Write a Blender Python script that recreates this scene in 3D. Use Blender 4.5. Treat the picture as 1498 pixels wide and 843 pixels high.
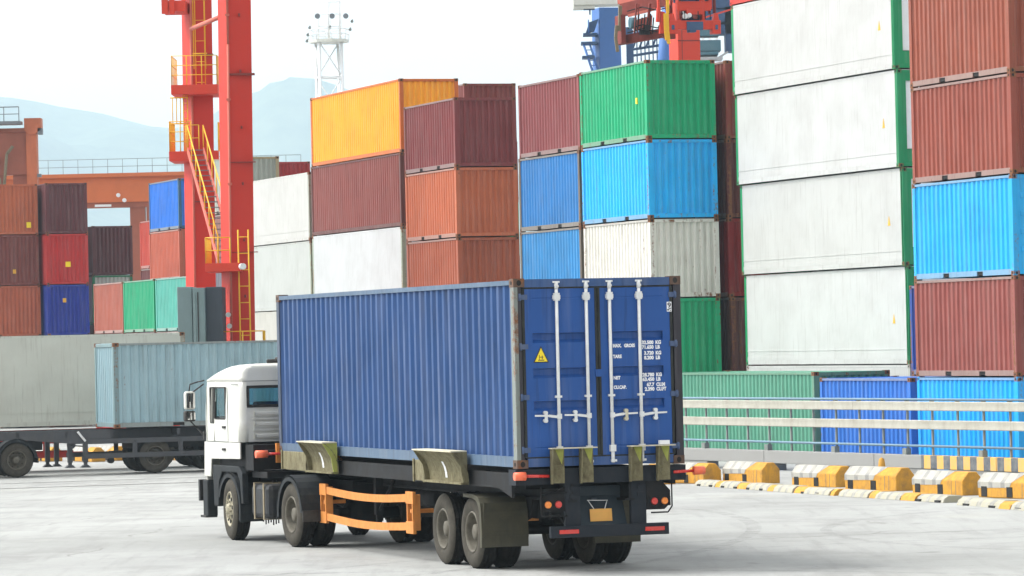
import bpy, math, random
from mathutils import Vector, Matrix
R = math.radians
random.seed(7)
for o in list(bpy.data.objects):
    bpy.data.objects.remove(o)
scn = bpy.context.scene
COL = scn.collection

# ------------------------------------------------------------------ camera
cam = bpy.data.cameras.new('camera')
co = bpy.data.objects.new('camera', cam)
COL.objects.link(co)
co.matrix_world = (Matrix.Translation((0, 0, 3.18)) @ Matrix.Rotation(math.pi/2 + 0.013388, 4, 'X')
                   @ Matrix.Rotation(-0.023037, 4, 'Z'))
cam.sensor_width = 36
cam.lens = 36 * 5980.1 / 1498
cam.clip_start = 1
cam.clip_end = 16000
scn.camera = co

# ------------------------------------------------------------------ light
SUN_EL, SUN_AZ = 50, 283          # azimuth clockwise from +Y (north)
w = bpy.data.worlds.new('World')
scn.world = w
w.use_nodes = True
nt = w.node_tree
nt.nodes.clear()
sky = nt.nodes.new('ShaderNodeTexSky')
sky.sky_type = 'NISHITA'
sky.sun_disc = False
sky.sun_elevation = R(SUN_EL)
sky.sun_rotation = R(SUN_AZ)
sky.air_density = 1.0
sky.dust_density = 4.0
sky.ozone_density = 1.0
hs = nt.nodes.new('ShaderNodeHueSaturation')
hs.inputs['Saturation'].default_value = 0.05      # thick white overcast
bg = nt.nodes.new('ShaderNodeBackground')
bg.inputs['Strength'].default_value = 0.15
out = nt.nodes.new('ShaderNodeOutputWorld')
nt.links.new(sky.outputs[0], hs.inputs['Color'])
nt.links.new(hs.outputs[0], bg.inputs[0])
nt.links.new(bg.outputs[0], out.inputs[0])
sl = bpy.data.lights.new('sun', 'SUN')
sl.energy = 1.0
sl.angle = R(18)
sl.color = (1, 0.97, 0.92)
so = bpy.data.objects.new('sun', sl)
COL.objects.link(so)
az, el = R(SUN_AZ), R(SUN_EL)
sd = Vector((math.sin(az)*math.cos(el), math.cos(az)*math.cos(el), math.sin(el)))
so.rotation_euler = sd.to_track_quat('Z', 'Y').to_euler()
so.location = (-40, 20, 80)
scn.view_settings.view_transform = 'Standard'
scn.view_settings.look = 'None'
scn.view_settings.gamma = 1
scn.view_settings.exposure = 1.25
scn.cycles.volume_bounces = 2

# ------------------------------------------------------------------ materials
def newmat(name):
    m = bpy.data.materials.new(name)
    m.use_nodes = True
    n = m.node_tree
    n.nodes.clear()
    o = n.nodes.new('ShaderNodeOutputMaterial')
    b = n.nodes.new('ShaderNodeBsdfPrincipled')
    n.links.new(b.outputs[0], o.inputs[0])
    return m, n, b

def N(n, t, **k):
    x = n.nodes.new(t)
    for a, v in k.items():
        if a in x.inputs.keys() if not hasattr(x, a) else False:
            x.inputs[a].default_value = v
        elif hasattr(x, a):
            setattr(x, a, v)
    return x

def noise(n, vec, scale, detail=4, rough=0.55):
    x = n.nodes.new('ShaderNodeTexNoise')
    x.inputs['Scale'].default_value = scale
    x.inputs['Detail'].default_value = detail
    x.inputs['Roughness'].default_value = rough
    n.links.new(vec, x.inputs['Vector'])
    return x.outputs['Fac']

def ramp(n, fac, a, b, ca=(0, 0, 0, 1), cb=(1, 1, 1, 1)):
    x = n.nodes.new('ShaderNodeValToRGB')
    x.color_ramp.elements[0].position = a
    x.color_ramp.elements[1].position = b
    x.color_ramp.elements[0].color = ca
    x.color_ramp.elements[1].color = cb
    n.links.new(fac, x.inputs[0])
    return x.outputs[0]

def mix(n, fac, a, b, mode='MIX'):
    x = n.nodes.new('ShaderNodeMix')
    x.data_type = 'RGBA'
    x.blend_type = mode
    if isinstance(fac, (int, float)): x.inputs[0].default_value = fac
    else: n.links.new(fac, x.inputs[0])
    for i, v in ((6, a), (7, b)):
        if isinstance(v, tuple): x.inputs[i].default_value = v if len(v) == 4 else v + (1,)
        else: n.links.new(v, x.inputs[i])
    return x.outputs[2]

def math_(n, op, a, b=0.0, c=None):
    x = n.nodes.new('ShaderNodeMath')
    x.operation = op
    for i, v in enumerate((a, b) if c is None else (a, b, c)):
        if isinstance(v, (int, float)): x.inputs[i].default_value = v
        else: n.links.new(v, x.inputs[i])
    return x.outputs[0]

def coords(n, scale=(1, 1, 1), rnd=True):
    tc = n.nodes.new('ShaderNodeTexCoord')
    v = tc.outputs['Object']
    if rnd:
        oi = n.nodes.new('ShaderNodeObjectInfo')
        m_ = math_(n, 'MULTIPLY', oi.outputs['Random'], 91.0)
        cb = n.nodes.new('ShaderNodeCombineXYZ')
        for i in range(3): n.links.new(m_, cb.inputs[i])
        ad = n.nodes.new('ShaderNodeVectorMath'); ad.operation = 'ADD'
        n.links.new(v, ad.inputs[0]); n.links.new(cb.outputs[0], ad.inputs[1])
        v = ad.outputs[0]
    mp = n.nodes.new('ShaderNodeMapping')
    mp.inputs['Scale'].default_value = scale
    n.links.new(v, mp.inputs['Vector'])
    return mp.outputs[0]

RUSTC = (0.20, 0.075, 0.03, 1)
def container_paint(name, rust_add=0.0, rough=0.5, bump=0.45, dirt=1.0):
    """painted corrugated steel: colour = object colour, plus streaks, dust and rust that vary per object"""
    m, n, b = newmat(name)
    oi = n.nodes.new('ShaderNodeObjectInfo')
    base = oi.outputs['Color']
    at = n.nodes.new('ShaderNodeAttribute'); at.attribute_type = 'OBJECT'; at.attribute_name = 'rust'
    st = noise(n, coords(n, (6, 6, 0.45)), 1.0, 5, 0.6)
    bl = noise(n, coords(n, (0.7, 0.7, 0.9)), 1.0, 4)
    fine = noise(n, coords(n, (9, 9, 9)), 1.0, 5, 0.7)
    c = mix(n, math_(n, 'MULTIPLY', ramp(n, st, 0.45, 0.75), 0.26*dirt), base, mix(n, 0.5, base, (0.42, 0.40, 0.37, 1)))
    c = mix(n, math_(n, 'MULTIPLY', ramp(n, bl, 0.40, 0.72), 0.30*dirt), c, mix(n, 1.0, c, (0.55, 0.52, 0.50, 1), 'MULTIPLY'))
    c = mix(n, math_(n, 'MULTIPLY', ramp(n, noise(n, coords(n, (14, 14, 0.8)), 1.0, 4), 0.56, 0.70), 0.35*dirt), c,
            mix(n, 1.0, c, (0.45, 0.40, 0.36, 1), 'MULTIPLY'))
    thr = math_(n, 'ADD', at.outputs['Fac'], rust_add)
    # rust where fine*0.6 + streak*0.4 exceeds 1 - amount
    f = math_(n, 'ADD', math_(n, 'MULTIPLY', fine, 0.45), math_(n, 'MULTIPLY', st, 0.55))
    rm = math_(n, 'SUBTRACT', f, math_(n, 'SUBTRACT', 0.74, math_(n, 'MULTIPLY', thr, 0.34)))
    rm = ramp(n, math_(n, 'MULTIPLY', rm, 12.0), 0.0, 1.0)
    rc = mix(n, noise(n, coords(n, (25, 25, 25)), 1.0, 3), (0.09, 0.035, 0.02, 1), (0.30, 0.13, 0.055, 1))
    c = mix(n, rm, c, rc)
    n.links.new(c, b.inputs['Base Color'])
    n.links.new(math_(n, 'ADD', math_(n, 'MULTIPLY', rm, 0.35), rough), b.inputs['Roughness'])
    bp = n.nodes.new('ShaderNodeBump')
    bp.inputs['Strength'].default_value = bump
    bp.inputs['Distance'].default_value = 0.05
    n.links.new(noise(n, coords(n, (1.6, 1.6, 1.1)), 1.0, 3), bp.inputs['Height'])
    n.links.new(bp.outputs[0], b.inputs['Normal'])
    b.inputs['Specular IOR Level'].default_value = 0.34
    return m

def solid(name, col, rough=0.55, metal=0.0, dirt=0.35, dcol=(0.22, 0.20, 0.17), scale=4.0, emit=None, bump=0.0, spec=0.28):
    m, n, b = newmat(name)
    v = coords(n)
    d = ramp(n, noise(n, v, scale, 6, 0.65), 0.42, 0.72)
    d2 = ramp(n, noise(n, coords(n, (1, 1, 0.25)), scale*2.2, 4, 0.6), 0.45, 0.8)
    f = math_(n, 'MULTIPLY', math_(n, 'MAXIMUM', d, d2), dirt)
    c = mix(n, f, tuple(col) + (1,), tuple(dcol) + (1,))
    n.links.new(c, b.inputs['Base Color'])
    n.links.new(math_(n, 'ADD', math_(n, 'MULTIPLY', f, 0.4), rough), b.inputs['Roughness'])
    b.inputs['Metallic'].default_value = metal
    b.inputs['Specular IOR Level'].default_value = spec
    if bump:
        bp = n.nodes.new('ShaderNodeBump'); bp.inputs['Strength'].default_value = bump
        bp.inputs['Distance'].default_value = 0.02
        n.links.new(noise(n, v, scale*6, 4), bp.inputs['Height']); n.links.new(bp.outputs[0], b.inputs['Normal'])
    return m

M = {}
M['panel'] = container_paint('painted_corrugated_steel', 0.0)
M['frame'] = container_paint('painted_container_frame', 0.12)
M['casting'] = container_paint('rusty_casting', 0.7, 0.6)
M['smooth'] = container_paint('reefer_panel', -0.2, 0.45, 0.4, 0.8)
M['dark'] = solid('black_cavity', (0.012, 0.012, 0.013), 0.8, dirt=0.1)
M['galv'] = solid('galvanised_bar', (0.74, 0.76, 0.76), 0.45, 0.0, 0.3, (0.40, 0.36, 0.30), 9)
M['seal'] = solid('rubber_seal', (0.02, 0.022, 0.022), 0.7, dirt=0.35, dcol=(0.10, 0.11, 0.09))
M['white'] = solid('white_lettering', (0.85, 0.86, 0.88), 0.5, dirt=0.08)
M['sticker'] = solid('yellow_sticker', (0.90, 0.70, 0.03), 0.45, dirt=0.05)
M['orangesticker'] = solid('ochre_sticker', (0.75, 0.42, 0.04), 0.5, dirt=0.15)
M['black'] = solid('black_paint', (0.015, 0.015, 0.017), 0.45, dirt=0.2)
M['chassis'] = solid('dusty_black_chassis', (0.013, 0.014, 0.016), 0.55, 0, 0.45, (0.045, 0.040, 0.034), 3, spec=0.14)
M['slate'] = solid('slate_blue_steel', (0.035, 0.050, 0.064), 0.45, 0, 0.4, (0.07, 0.075, 0.075), 4, spec=0.14)
M['darkslate'] = solid('dark_slate_steel', (0.017, 0.022, 0.030), 0.5, 0, 0.4, (0.045, 0.042, 0.04), 4, spec=0.14)
M['tyre'] = solid('tyre_rubber', (0.013, 0.013, 0.013), 0.85, 0, 0.7, (0.040, 0.036, 0.030), 5, bump=0.3, spec=0.06)
M['sidewall'] = solid('dusty_tyre_sidewall', (0.050, 0.046, 0.038), 0.9, 0, 0.6, (0.10, 0.09, 0.072), 7, spec=0.15)
M['rim'] = solid('dusty_steel_rim', (0.13, 0.12, 0.095), 0.6, 0.1, 0.7, (0.07, 0.06, 0.045), 8)
M['rimsilver'] = solid('dirty_silver_rim', (0.36, 0.33, 0.24), 0.5, 0.2, 0.75, (0.10, 0.085, 0.055), 9)
M['guide'] = solid('mossy_guide_steel', (0.20, 0.18, 0.10), 0.7, 0, 0.8, (0.075, 0.06, 0.035), 7, bump=0.4)
M['guidegreen'] = solid('yellow_green_paint', (0.36, 0.40, 0.08), 0.6, 0, 0.75, (0.26, 0.23, 0.10), 8)
M['cream'] = solid('worn_cream_edge', (0.62, 0.58, 0.44), 0.6, 0, 0.6, (0.28, 0.24, 0.15), 8)
M['orange'] = solid('orange_guard', (0.60, 0.23, 0.05), 0.6, 0, 0.6, (0.36, 0.15, 0.05), 6)
M['plate'] = solid('blank_number_plate', (0.80, 0.42, 0.10), 0.5, 0, 0.2, (0.5, 0.3, 0.1), 8)
M['redlens'] = solid('red_lens', (0.65, 0.03, 0.02), 0.25, dirt=0.25, spec=0.6)
M['amberlens'] = solid('amber_lens', (0.90, 0.26, 0.03), 0.25, dirt=0.2, spec=0.6)
M['markerlens'] = solid('orange_marker_lens', (0.90, 0.16, 0.07), 0.3, dirt=0.2, dcol=(0.6, 0.4, 0.3), scale=14)
M['cab'] = solid('cream_white_cab_paint', (0.62, 0.62, 0.575), 0.32, 0, 0.3, (0.45, 0.43, 0.33), 2.5, spec=0.5)
M['rubber'] = solid('black_rubber', (0.02, 0.02, 0.02), 0.6, dirt=0.2)
M['plastic'] = solid('dark_grey_plastic', (0.018, 0.022, 0.026), 0.55, 0, 0.45, (0.06, 0.058, 0.05), 4, spec=0.14)
M['mudflap'] = solid('dusty_mudguard', (0.055, 0.052, 0.036), 0.7, 0, 0.65, (0.11, 0.10, 0.065), 3.5)
M['tank'] = solid('black_fuel_tank', (0.028, 0.03, 0.034), 0.4, 0, 0.4, (0.10, 0.09, 0.07), 4, spec=0.14)
M['strap'] = solid('dirty_tank_strap', (0.24, 0.20, 0.13), 0.6, 0, 0.5, (0.1, 0.08, 0.05), 8)
M['seat'] = solid('dark_seat_cloth', (0.03, 0.03, 0.035), 0.9)
M['cranered'] = solid('crane_red_paint', (0.56, 0.026, 0.010), 0.5, 0, 0.22, (0.45, 0.06, 0.04), 0.5)
M['cranered2'] = solid('crane_orange_red_paint', (0.62, 0.045, 0.018), 0.5, 0, 0.3, (0.40, 0.07, 0.05), 1)
M['cranebrown'] = solid('crane_maroon_steel', (0.22, 0.035, 0.025), 0.6, 0, 0.5, (0.09, 0.03, 0.02), 2)
M['pinksteel'] = solid('faded_pink_red_steel', (0.52, 0.13, 0.09), 0.6, 0, 0.4, (0.4, 0.12, 0.09), 2)
M['yellow'] = solid('safety_yellow_paint', (0.80, 0.45, 0.02), 0.5, 0, 0.25, (0.45, 0.25, 0.04), 4)
M['blue'] = solid('crane_blue_paint', (0.06, 0.16, 0.42), 0.5, 0, 0.2, (0.05, 0.10, 0.25), 0.6)
M['navy'] = solid('crane_navy_steel', (0.03, 0.07, 0.16), 0.55, 0, 0.4, (0.10, 0.17, 0.25), 1)
M['teal'] = solid('blue_green_steel', (0.05, 0.13, 0.17), 0.5, 0, 0.4, (0.15, 0.22, 0.24), 1)
M['beamwhite'] = solid('off_white_steel', (0.66, 0.66, 0.60), 0.5, 0, 0.35, (0.4, 0.37, 0.28), 1)
M['towerwhite'] = solid('white_tower_steel', (0.80, 0.81, 0.81), 0.5, dirt=0.1)
M['rustcrane'] = solid('rust_orange_crane_paint', (0.52, 0.145, 0.06), 0.6, 0, 0.5, (0.26, 0.08, 0.045), 0.8)
M['brickcrane'] = solid('brownish_crane_paint', (0.36, 0.11, 0.065), 0.6, 0, 0.5, (0.22, 0.08, 0.05), 0.6)
M['greyrail'] = solid('grey_pipe', (0.16, 0.18, 0.20), 0.5, dirt=0.3)
M['cabinet'] = solid('grey_green_cabinet', (0.17, 0.235, 0.24), 0.5, 0, 0.3, (0.11, 0.15, 0.15), 1.5)
M['cabinetdark'] = solid('dark_grey_housing', (0.055, 0.065, 0.08), 0.6, 0, 0.3, (0.04, 0.04, 0.05), 1.5)
M['pipeblue'] = solid('blue_grey_pipe', (0.14, 0.24, 0.32), 0.5, 0, 0.4, (0.22, 0.24, 0.24), 3)
M['railcream'] = solid('cream_guard_beam', (0.40, 0.39, 0.335), 0.6, 0, 0.7, (0.28, 0.26, 0.21), 2.0)
M['post'] = solid('grey_green_post', (0.17, 0.19, 0.18), 0.6, 0, 0.5, (0.3, 0.28, 0.24), 3)
M['greychassis'] = solid('grey_trailer_steel', (0.06, 0.064, 0.072), 0.5, 0, 0.4, (0.11, 0.10, 0.088), 3)
M['redchassis'] = solid('red_trailer_steel', (0.38, 0.025, 0.02), 0.5, 0, 0.3, (0.2, 0.05, 0.03), 3)
M['mudgrey'] = solid('grey_mudguard_edge', (0.38, 0.39, 0.40), 0.5, 0, 0.3)
M['blockyellow'] = solid('worn_yellow_block', (0.58, 0.29, 0.03), 0.7, 0, 0.85, (0.28, 0.16, 0.06), 5, bump=0.3)

def glass():
    m, n, b = newmat('window_glass')
    b.inputs['Base Color'].default_value = (0.75, 0.9, 0.92, 1)
    b.inputs['Roughness'].default_value = 0.03
    b.inputs['Transmission Weight'].default_value = 1.0
    b.inputs['IOR'].default_value = 1.02
    g = n.nodes.new('ShaderNodeBsdfGlossy'); g.inputs['Roughness'].default_value = 0.04
    t = n.nodes.new('ShaderNodeBsdfTransparent'); t.inputs[0].default_value = (0.72, 0.88, 0.9, 1)
    mx = n.nodes.new('ShaderNodeMixShader'); mx.inputs[0].default_value = 0.14
    n.links.new(t.outputs[0], mx.inputs[1]); n.links.new(g.outputs[0], mx.inputs[2])
    o = [x for x in n.nodes if x.type == 'OUTPUT_MATERIAL'][0]
    n.links.new(mx.outputs[0], o.inputs[0])
    return m
M['glass'] = glass()
def mirror():
    m, n, b = newmat('mirror_glass')
    b.inputs['Base Color'].default_value = (0.6, 0.6, 0.6, 1); b.inputs['Metallic'].default_value = 1
    b.inputs['Roughness'].default_value = 0.05
    return m
M['mirror'] = mirror()

def ground_mat():
    m, n, b = newmat('worn_concrete_apron')
    tc = n.nodes.new('ShaderNodeTexCoord').outputs['Object']
    def mp(s, rz=0):
        x = n.nodes.new('ShaderNodeMapping'); x.inputs['Scale'].default_value = s
        x.inputs['Rotation'].default_value = (0, 0, rz); n.links.new(tc, x.inputs['Vector']); return x.outputs[0]
    c = mix(n, ramp(n, noise(n, mp((0.10, 0.10, 1)), 1, 5, 0.6), 0.35, 0.7), (0.375, 0.38, 0.365, 1), (0.27, 0.275, 0.262, 1))
    c = mix(n, math_(n, 'MULTIPLY', ramp(n, noise(n, mp((0.5, 0.35, 1), 0.3), 1, 6, 0.65), 0.48, 0.68), 0.7), c, (0.22, 0.22, 0.21, 1))
    c = mix(n, math_(n, 'MULTIPLY', ramp(n, noise(n, mp((3, 0.22, 1), 1.25), 1, 5, 0.6), 0.52, 0.75), 0.45), c, (0.20, 0.20, 0.19, 1))
    c = mix(n, math_(n, 'MULTIPLY', ramp(n, noise(n, mp((2.2, 2.2, 1)), 1, 6, 0.75), 0.58, 0.70), 0.40), c, (0.18, 0.178, 0.165, 1))
    c = mix(n, math_(n, 'MULTIPLY', ramp(n, noise(n, mp((0.28, 0.16, 1), -0.4), 1, 4, 0.55), 0.62, 0.70), 0.25), c, (0.43, 0.42, 0.36, 1))
    # cracks
    vo = n.nodes.new('ShaderNodeTexVoronoi'); vo.feature = 'DISTANCE_TO_EDGE'; vo.inputs['Scale'].default_value = 0.16
    dv = n.nodes.new('ShaderNodeVectorMath'); dv.operation = 'ADD'
    nz = n.nodes.new('ShaderNodeTexNoise'); nz.inputs['Scale'].default_value = 0.7; nz.inputs['Detail'].default_value = 5
    n.links.new(tc, nz.inputs['Vector'])
    n.links.new(mp((1, 1, 0)), dv.inputs[0]); n.links.new(nz.outputs['Color'], dv.inputs[1]); n.links.new(dv.outputs[0], vo.inputs['Vector'])
    cr = ramp(n, vo.outputs['Distance'], 0.0, 0.006, (1, 1, 1, 1), (0, 0, 0, 1))
    cr = math_(n, 'MULTIPLY', cr, ramp(n, noise(n, mp((0.3, 0.3, 1)), 1, 2), 0.5, 0.62))
    c = mix(n, math_(n, 'MULTIPLY', cr, 0.75), c, (0.14, 0.135, 0.12, 1))
    c = mix(n, math_(n, 'MULTIPLY', ramp(n, noise(n, mp((1.1, 1.1, 1)), 1, 3, 0.5), 0.68, 0.74), 0.45), c, (0.15, 0.148, 0.138, 1))
    c = mix(n, math_(n, 'MULTIPLY', ramp(n, noise(n, mp((9, 9, 1)), 1, 5, 0.8), 0.45, 0.7), 0.30), c, (0.22, 0.22, 0.21, 1))
    n.links.new(c, b.inputs['Base Color'])
    b.inputs['Roughness'].default_value = 0.85
    b.inputs['Specular IOR Level'].default_value = 0.25
    bp = n.nodes.new('ShaderNodeBump'); bp.inputs['Strength'].default_value = 0.5; bp.inputs['Distance'].default_value = 0.02
    n.links.new(noise(n, mp((6, 6, 1)), 1, 6, 0.7), bp.inputs['Height']); n.links.new(bp.outputs[0], b.inputs['Normal'])
    return m
M['ground'] = ground_mat()

def tyremark_mat():
    m, n, b = newmat('faint_tyre_rubber_mark')
    v = coords(n, (1, 1, 1), False)
    f = ramp(n, noise(n, v, 2.5, 6, 0.7), 0.40, 0.65)
    b.inputs['Base Color'].default_value = (0.16, 0.155, 0.145, 1)
    b.inputs['Roughness'].default_value = 0.9
    t = n.nodes.new('ShaderNodeBsdfTransparent'); mx = n.nodes.new('ShaderNodeMixShader')
    n.links.new(math_(n, 'MULTIPLY', f, 0.18), mx.inputs[0])
    n.links.new(t.outputs[0], mx.inputs[1]); n.links.new(b.outputs[0], mx.inputs[2])
    o = [x for x in n.nodes if x.type == 'OUTPUT_MATERIAL'][0]
    n.links.new(mx.outputs[0], o.inputs[0])
    return m
M['tyremark'] = tyremark_mat()

def hill_mat():
    m, n, b = newmat('wooded_hillside')
    v = coords(n, (1, 1, 1), False)
    c = mix(n, ramp(n, noise(n, v, 0.02, 8, 0.65), 0.35, 0.65), (0.035, 0.06, 0.035, 1), (0.09, 0.12, 0.07, 1))
    n.links.new(c, b.inputs['Base Color']); b.inputs['Roughness'].default_value = 1; b.inputs['Specular IOR Level'].default_value = 0
    return m
M['hill'] = hill_mat()

def stripe_mat(name, axis, period, ca, cb, x0=None, cc=None, worn=0.4, duty=0.5):
    """painted hazard stripes along a local axis; before x0 the plain colour cc"""
    m, n, b = newmat(name)
    tc = n.nodes.new('ShaderNodeTexCoord').outputs['Object']
    sp = n.nodes.new('ShaderNodeSeparateXYZ'); n.links.new(tc, sp.inputs[0])
    a = sp.outputs[axis]
    fr = math_(n, 'FRACT', math_(n, 'DIVIDE', math_(n, 'ADD', a, 500.0), period))
    f = math_(n, 'GREATER_THAN', fr, duty)
    c = mix(n, f, ca + (1,), cb + (1,))
    w1 = math_(n, 'MULTIPLY', ramp(n, noise(n, tc, 5, 6, 0.7), 0.40, 0.62), worn)
    c = mix(n, w1, c, (0.33, 0.32, 0.28, 1))
    if x0 is not None:
        c2 = mix(n, math_(n, 'MULTIPLY', ramp(n, noise(n, tc, 1.7, 7, 0.7), 0.4, 0.7), 0.6), cc + (1,), (0.24, 0.235, 0.22, 1))
        c = mix(n, math_(n, 'GREATER_THAN', a, x0), c2, c)
    n.links.new(c, b.inputs['Base Color']); b.inputs['Roughness'].default_value = 0.8
    return m
M['wallconc'] = stripe_mat('concrete_beam_with_hazard_stripes', 1, 0.9, (0.055, 0.065, 0.08), (0.62, 0.36, 0.06), 4.6, (0.36, 0.36, 0.34), 0.25)
M['blocktop'] = stripe_mat('worn_hazard_stripe_white_black', 1, 0.42, (0.22, 0.22, 0.21), (0.38, 0.37, 0.33), worn=1.0, duty=0.34)
M['kerbwhite'] = stripe_mat('worn_kerb_cream_grey', 1, 0.62, (0.19, 0.19, 0.17), (0.33, 0.31, 0.22), worn=0.9, duty=0.35)
M['kerbyellow'] = M['blockyellow']

# ------------------------------------------------------------------ mesh helpers
class MB:
    def __init__(s): s.v = []; s.f = []; s.sm = []; s.mi = []; s.m = 0
    def add(s, vs, fs, smooth=False):
        b = len(s.v); s.v += [tuple(x) for x in vs]
        for f in fs: s.f.append([b+i for i in f]); s.sm.append(smooth); s.mi.append(s.m)
        return s
    def box(s, x0, x1, y0, y1, z0, z1):
        if x0 > x1: x0, x1 = x1, x0
        if y0 > y1: y0, y1 = y1, y0
        if z0 > z1: z0, z1 = z1, z0
        vs = [(x, y, z) for z in (z0, z1) for y in (y0, y1) for x in (x0, x1)]
        return s.add(vs, [(0, 2, 3, 1), (4, 5, 7, 6), (0, 1, 5, 4), (2, 6, 7, 3), (0, 4, 6, 2), (1, 3, 7, 5)])
    def prism(s, poly, axis, a, b):
        """poly of 2D points extruded along axis (0: pts=(y,z), 1: pts=(x,z), 2: pts=(x,y))"""
        def mk(p, t):
            return (t, p[0], p[1]) if axis == 0 else ((p[0], t, p[1]) if axis == 1 else (p[0], p[1], t))
        n = len(poly)
        vs = [mk(p, a) for p in poly] + [mk(p, b) for p in poly]
        fs = [tuple(range(n)), tuple(range(2*n-1, n-1, -1))] + [(i, i+n, (i+1) % n+n, (i+1) % n) for i in range(n)]
        return s.add(vs, fs)
    def bar(s, p, q, r, n=8, r2=None, smooth=True):
        p, q = Vector(p), Vector(q); d = (q-p)
        if d.length < 1e-6: return s
        d.normalize(); u = d.orthogonal().normalized(); w_ = d.cross(u); r2 = r if r2 is None else r2
        vs = []
        for c, rr in ((p, r), (q, r2)):
            for i in range(n):
                a = 2*math.pi*(i+.5)/n; vs.append(c+rr*(math.cos(a)*u+math.sin(a)*w_))
        s.add(vs, [(i, (i+1) % n, (i+1) % n+n, i+n) for i in range(n)], smooth)
        b = len(s.v)-2*n
        s.f.append([b+i for i in range(n-1, -1, -1)]); s.sm.append(False); s.mi.append(s.m)
        s.f.append([b+n+i for i in range(n)]); s.sm.append(False); s.mi.append(s.m)
        return s
    def beam(s, p, q, w_, h):
        """rectangular bar from p to q"""
        p, q = Vector(p), Vector(q); d = (q-p).normalized()
        up = Vector((0, 0, 1)) if abs(d.z) < 0.95 else Vector((0, 1, 0))
        u = d.cross(up).normalized(); v = u.cross(d).normalized()
        vs = [c+a*u*w_/2+b*v*h/2 for c in (p, q) for a, b in ((-1, -1), (1, -1), (1, 1), (-1, 1))]
        return s.add(vs, [(3, 2, 1, 0), (4, 5, 6, 7), (0, 1, 5, 4), (1, 2, 6, 5), (2, 3, 7, 6), (3, 0, 4, 7)])
    def tube(s, pts, r, n=6):
        for a, b in zip(pts[:-1], pts[1:]): s.bar(a, b, r, n)
        return s
    def lathe(s, prof, n=40, axis='X', cx=(0, 0, 0), closed=False):
        """prof: (along axis, radius)"""
        vs = []
        for a, r in prof:
            for i in range(n):
                t = 2*math.pi*i/n
                vs.append((cx[0]+a, cx[1]+r*math.cos(t), cx[2]+r*math.sin(t)) if axis == 'X' else
                          (cx[0]+r*math.cos(t), cx[1]+r*math.sin(t), cx[2]+a))
        fs = []
        for k in range(len(prof)-1):
            for i in range(n):
                j = (i+1) % n; fs.append((k*n+i, k*n+j, (k+1)*n+j, (k+1)*n+i))
        return s.add(vs, fs, True)
    def mesh(s, name, mats, bevel=0):
        me = bpy.data.meshes.new(name)
        me.from_pydata(s.v, [], s.f)
        for p, sm, mi in zip(me.polygons, s.sm, s.mi): p.use_smooth = sm; p.material_index = mi
        for m in (mats if isinstance(mats, (list, tuple)) else [mats]): me.materials.append(m)
        me.update()
        import bmesh
        b = bmesh.new(); b.from_mesh(me); bmesh.ops.recalc_face_normals(b, faces=b.faces); b.to_mesh(me); b.free()
        return me

def link(name, me, parent=None, color=None, loc=None, rust=None):
    o = bpy.data.objects.new(name, me); COL.objects.link(o)
    if parent: o.parent = parent
    if color: o.color = tuple(color)+(1,)
    if loc: o.location = loc
    if rust is not None: o['rust'] = rust
    return o
SPLIT = {'rear_post', 'side_guard', 'guard_bracket', 'rear_upright', 'side_panel', 'frame', 'door_handle', 'wheel_arch', 'plate_seam', 'hose', 'hydraulic_pipe', 'bar_keeper', 'green_paint', 'bumper_guard', 'axle', 'side_rail',
         'grille', 'mirror_housing', 'corner_flipper', 'leg', 'front_frame', 'rear_guide', 'air_tank', 'window', 'platform', 'seat', 'recess', 'hazard_stripes',
         'lifting_pocket', 'joint_line', 'pulley', 'hoist_cable', 'lamp', 'girder', 'pipe', 'hinge', 'main_frame', 'footing', 'guard_beam', 'chassis_frame', 'suspension',
         'portal_frame', 'side_plate', 'arm', 'walkway', 'hoist_gear', 'telescopic_beam', 'machinery_house', 'mudguard', 'operator_cab', 'trolley_bracket', 'guard_bar'}
def clusters(mb, tol=.02):
    n = len(mb.v); par = list(range(n))
    def find(a):
        while par[a] != a: par[a] = par[par[a]]; a = par[a]
        return a
    for f in mb.f:
        for i in f[1:]: par[find(i)] = find(f[0])
    bx = {}
    for i, v in enumerate(mb.v):
        r = find(i); b = bx.setdefault(r, [list(v), list(v)])
        for k in range(3): b[0][k] = min(b[0][k], v[k]); b[1][k] = max(b[1][k], v[k])
    keys = list(bx)
    ch = True
    groups = [[k] for k in keys]; gb = [bx[k] for k in keys]
    while ch:
        ch = False
        for i in range(len(groups)):
            for j in range(i+1, len(groups)):
                if all(gb[i][0][k]-tol <= gb[j][1][k] and gb[j][0][k]-tol <= gb[i][1][k] for k in range(3)):
                    groups[i] += groups[j]; gb[i] = [[min(a, b) for a, b in zip(gb[i][0], gb[j][0])], [max(a, b) for a, b in zip(gb[i][1], gb[j][1])]]
                    del groups[j], gb[j]; ch = True; break
            if ch: break
    if len(groups) < 2 or len(groups) > 14: return [mb]
    res = []
    for g in groups:
        gs = set(g); m = MB(); mp = {}
        for f, sm, mi in zip(mb.f, mb.sm, mb.mi):
            if find(f[0]) in gs:
                ff = []
                for i in f:
                    if i not in mp: mp[i] = len(m.v); m.v.append(mb.v[i])
                    ff.append(mp[i])
                m.f.append(ff); m.sm.append(sm); m.mi.append(mi)
        res.append(m)
    return res
def part(mb, name, mat, parent=None, bevel=0, **k):
    if parent is not None and name in SPLIT:
        cl = clusters(mb)
        if len(cl) > 1:
            os_ = [part_(c, name, mat, parent, bevel, **k) for c in cl]
            return os_[0]
    return part_(mb, name, mat, parent, bevel, **k)
def part_(mb, name, mat, parent=None, bevel=0, **k):
    o = link(name, mb.mesh(name, mat), parent, **k)
    if bevel:
        m = o.modifiers.new('bevel', 'BEVEL'); m.width = bevel; m.segments = 2; m.limit_method = 'ANGLE'; m.angle_limit = R(40)
    return o
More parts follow.
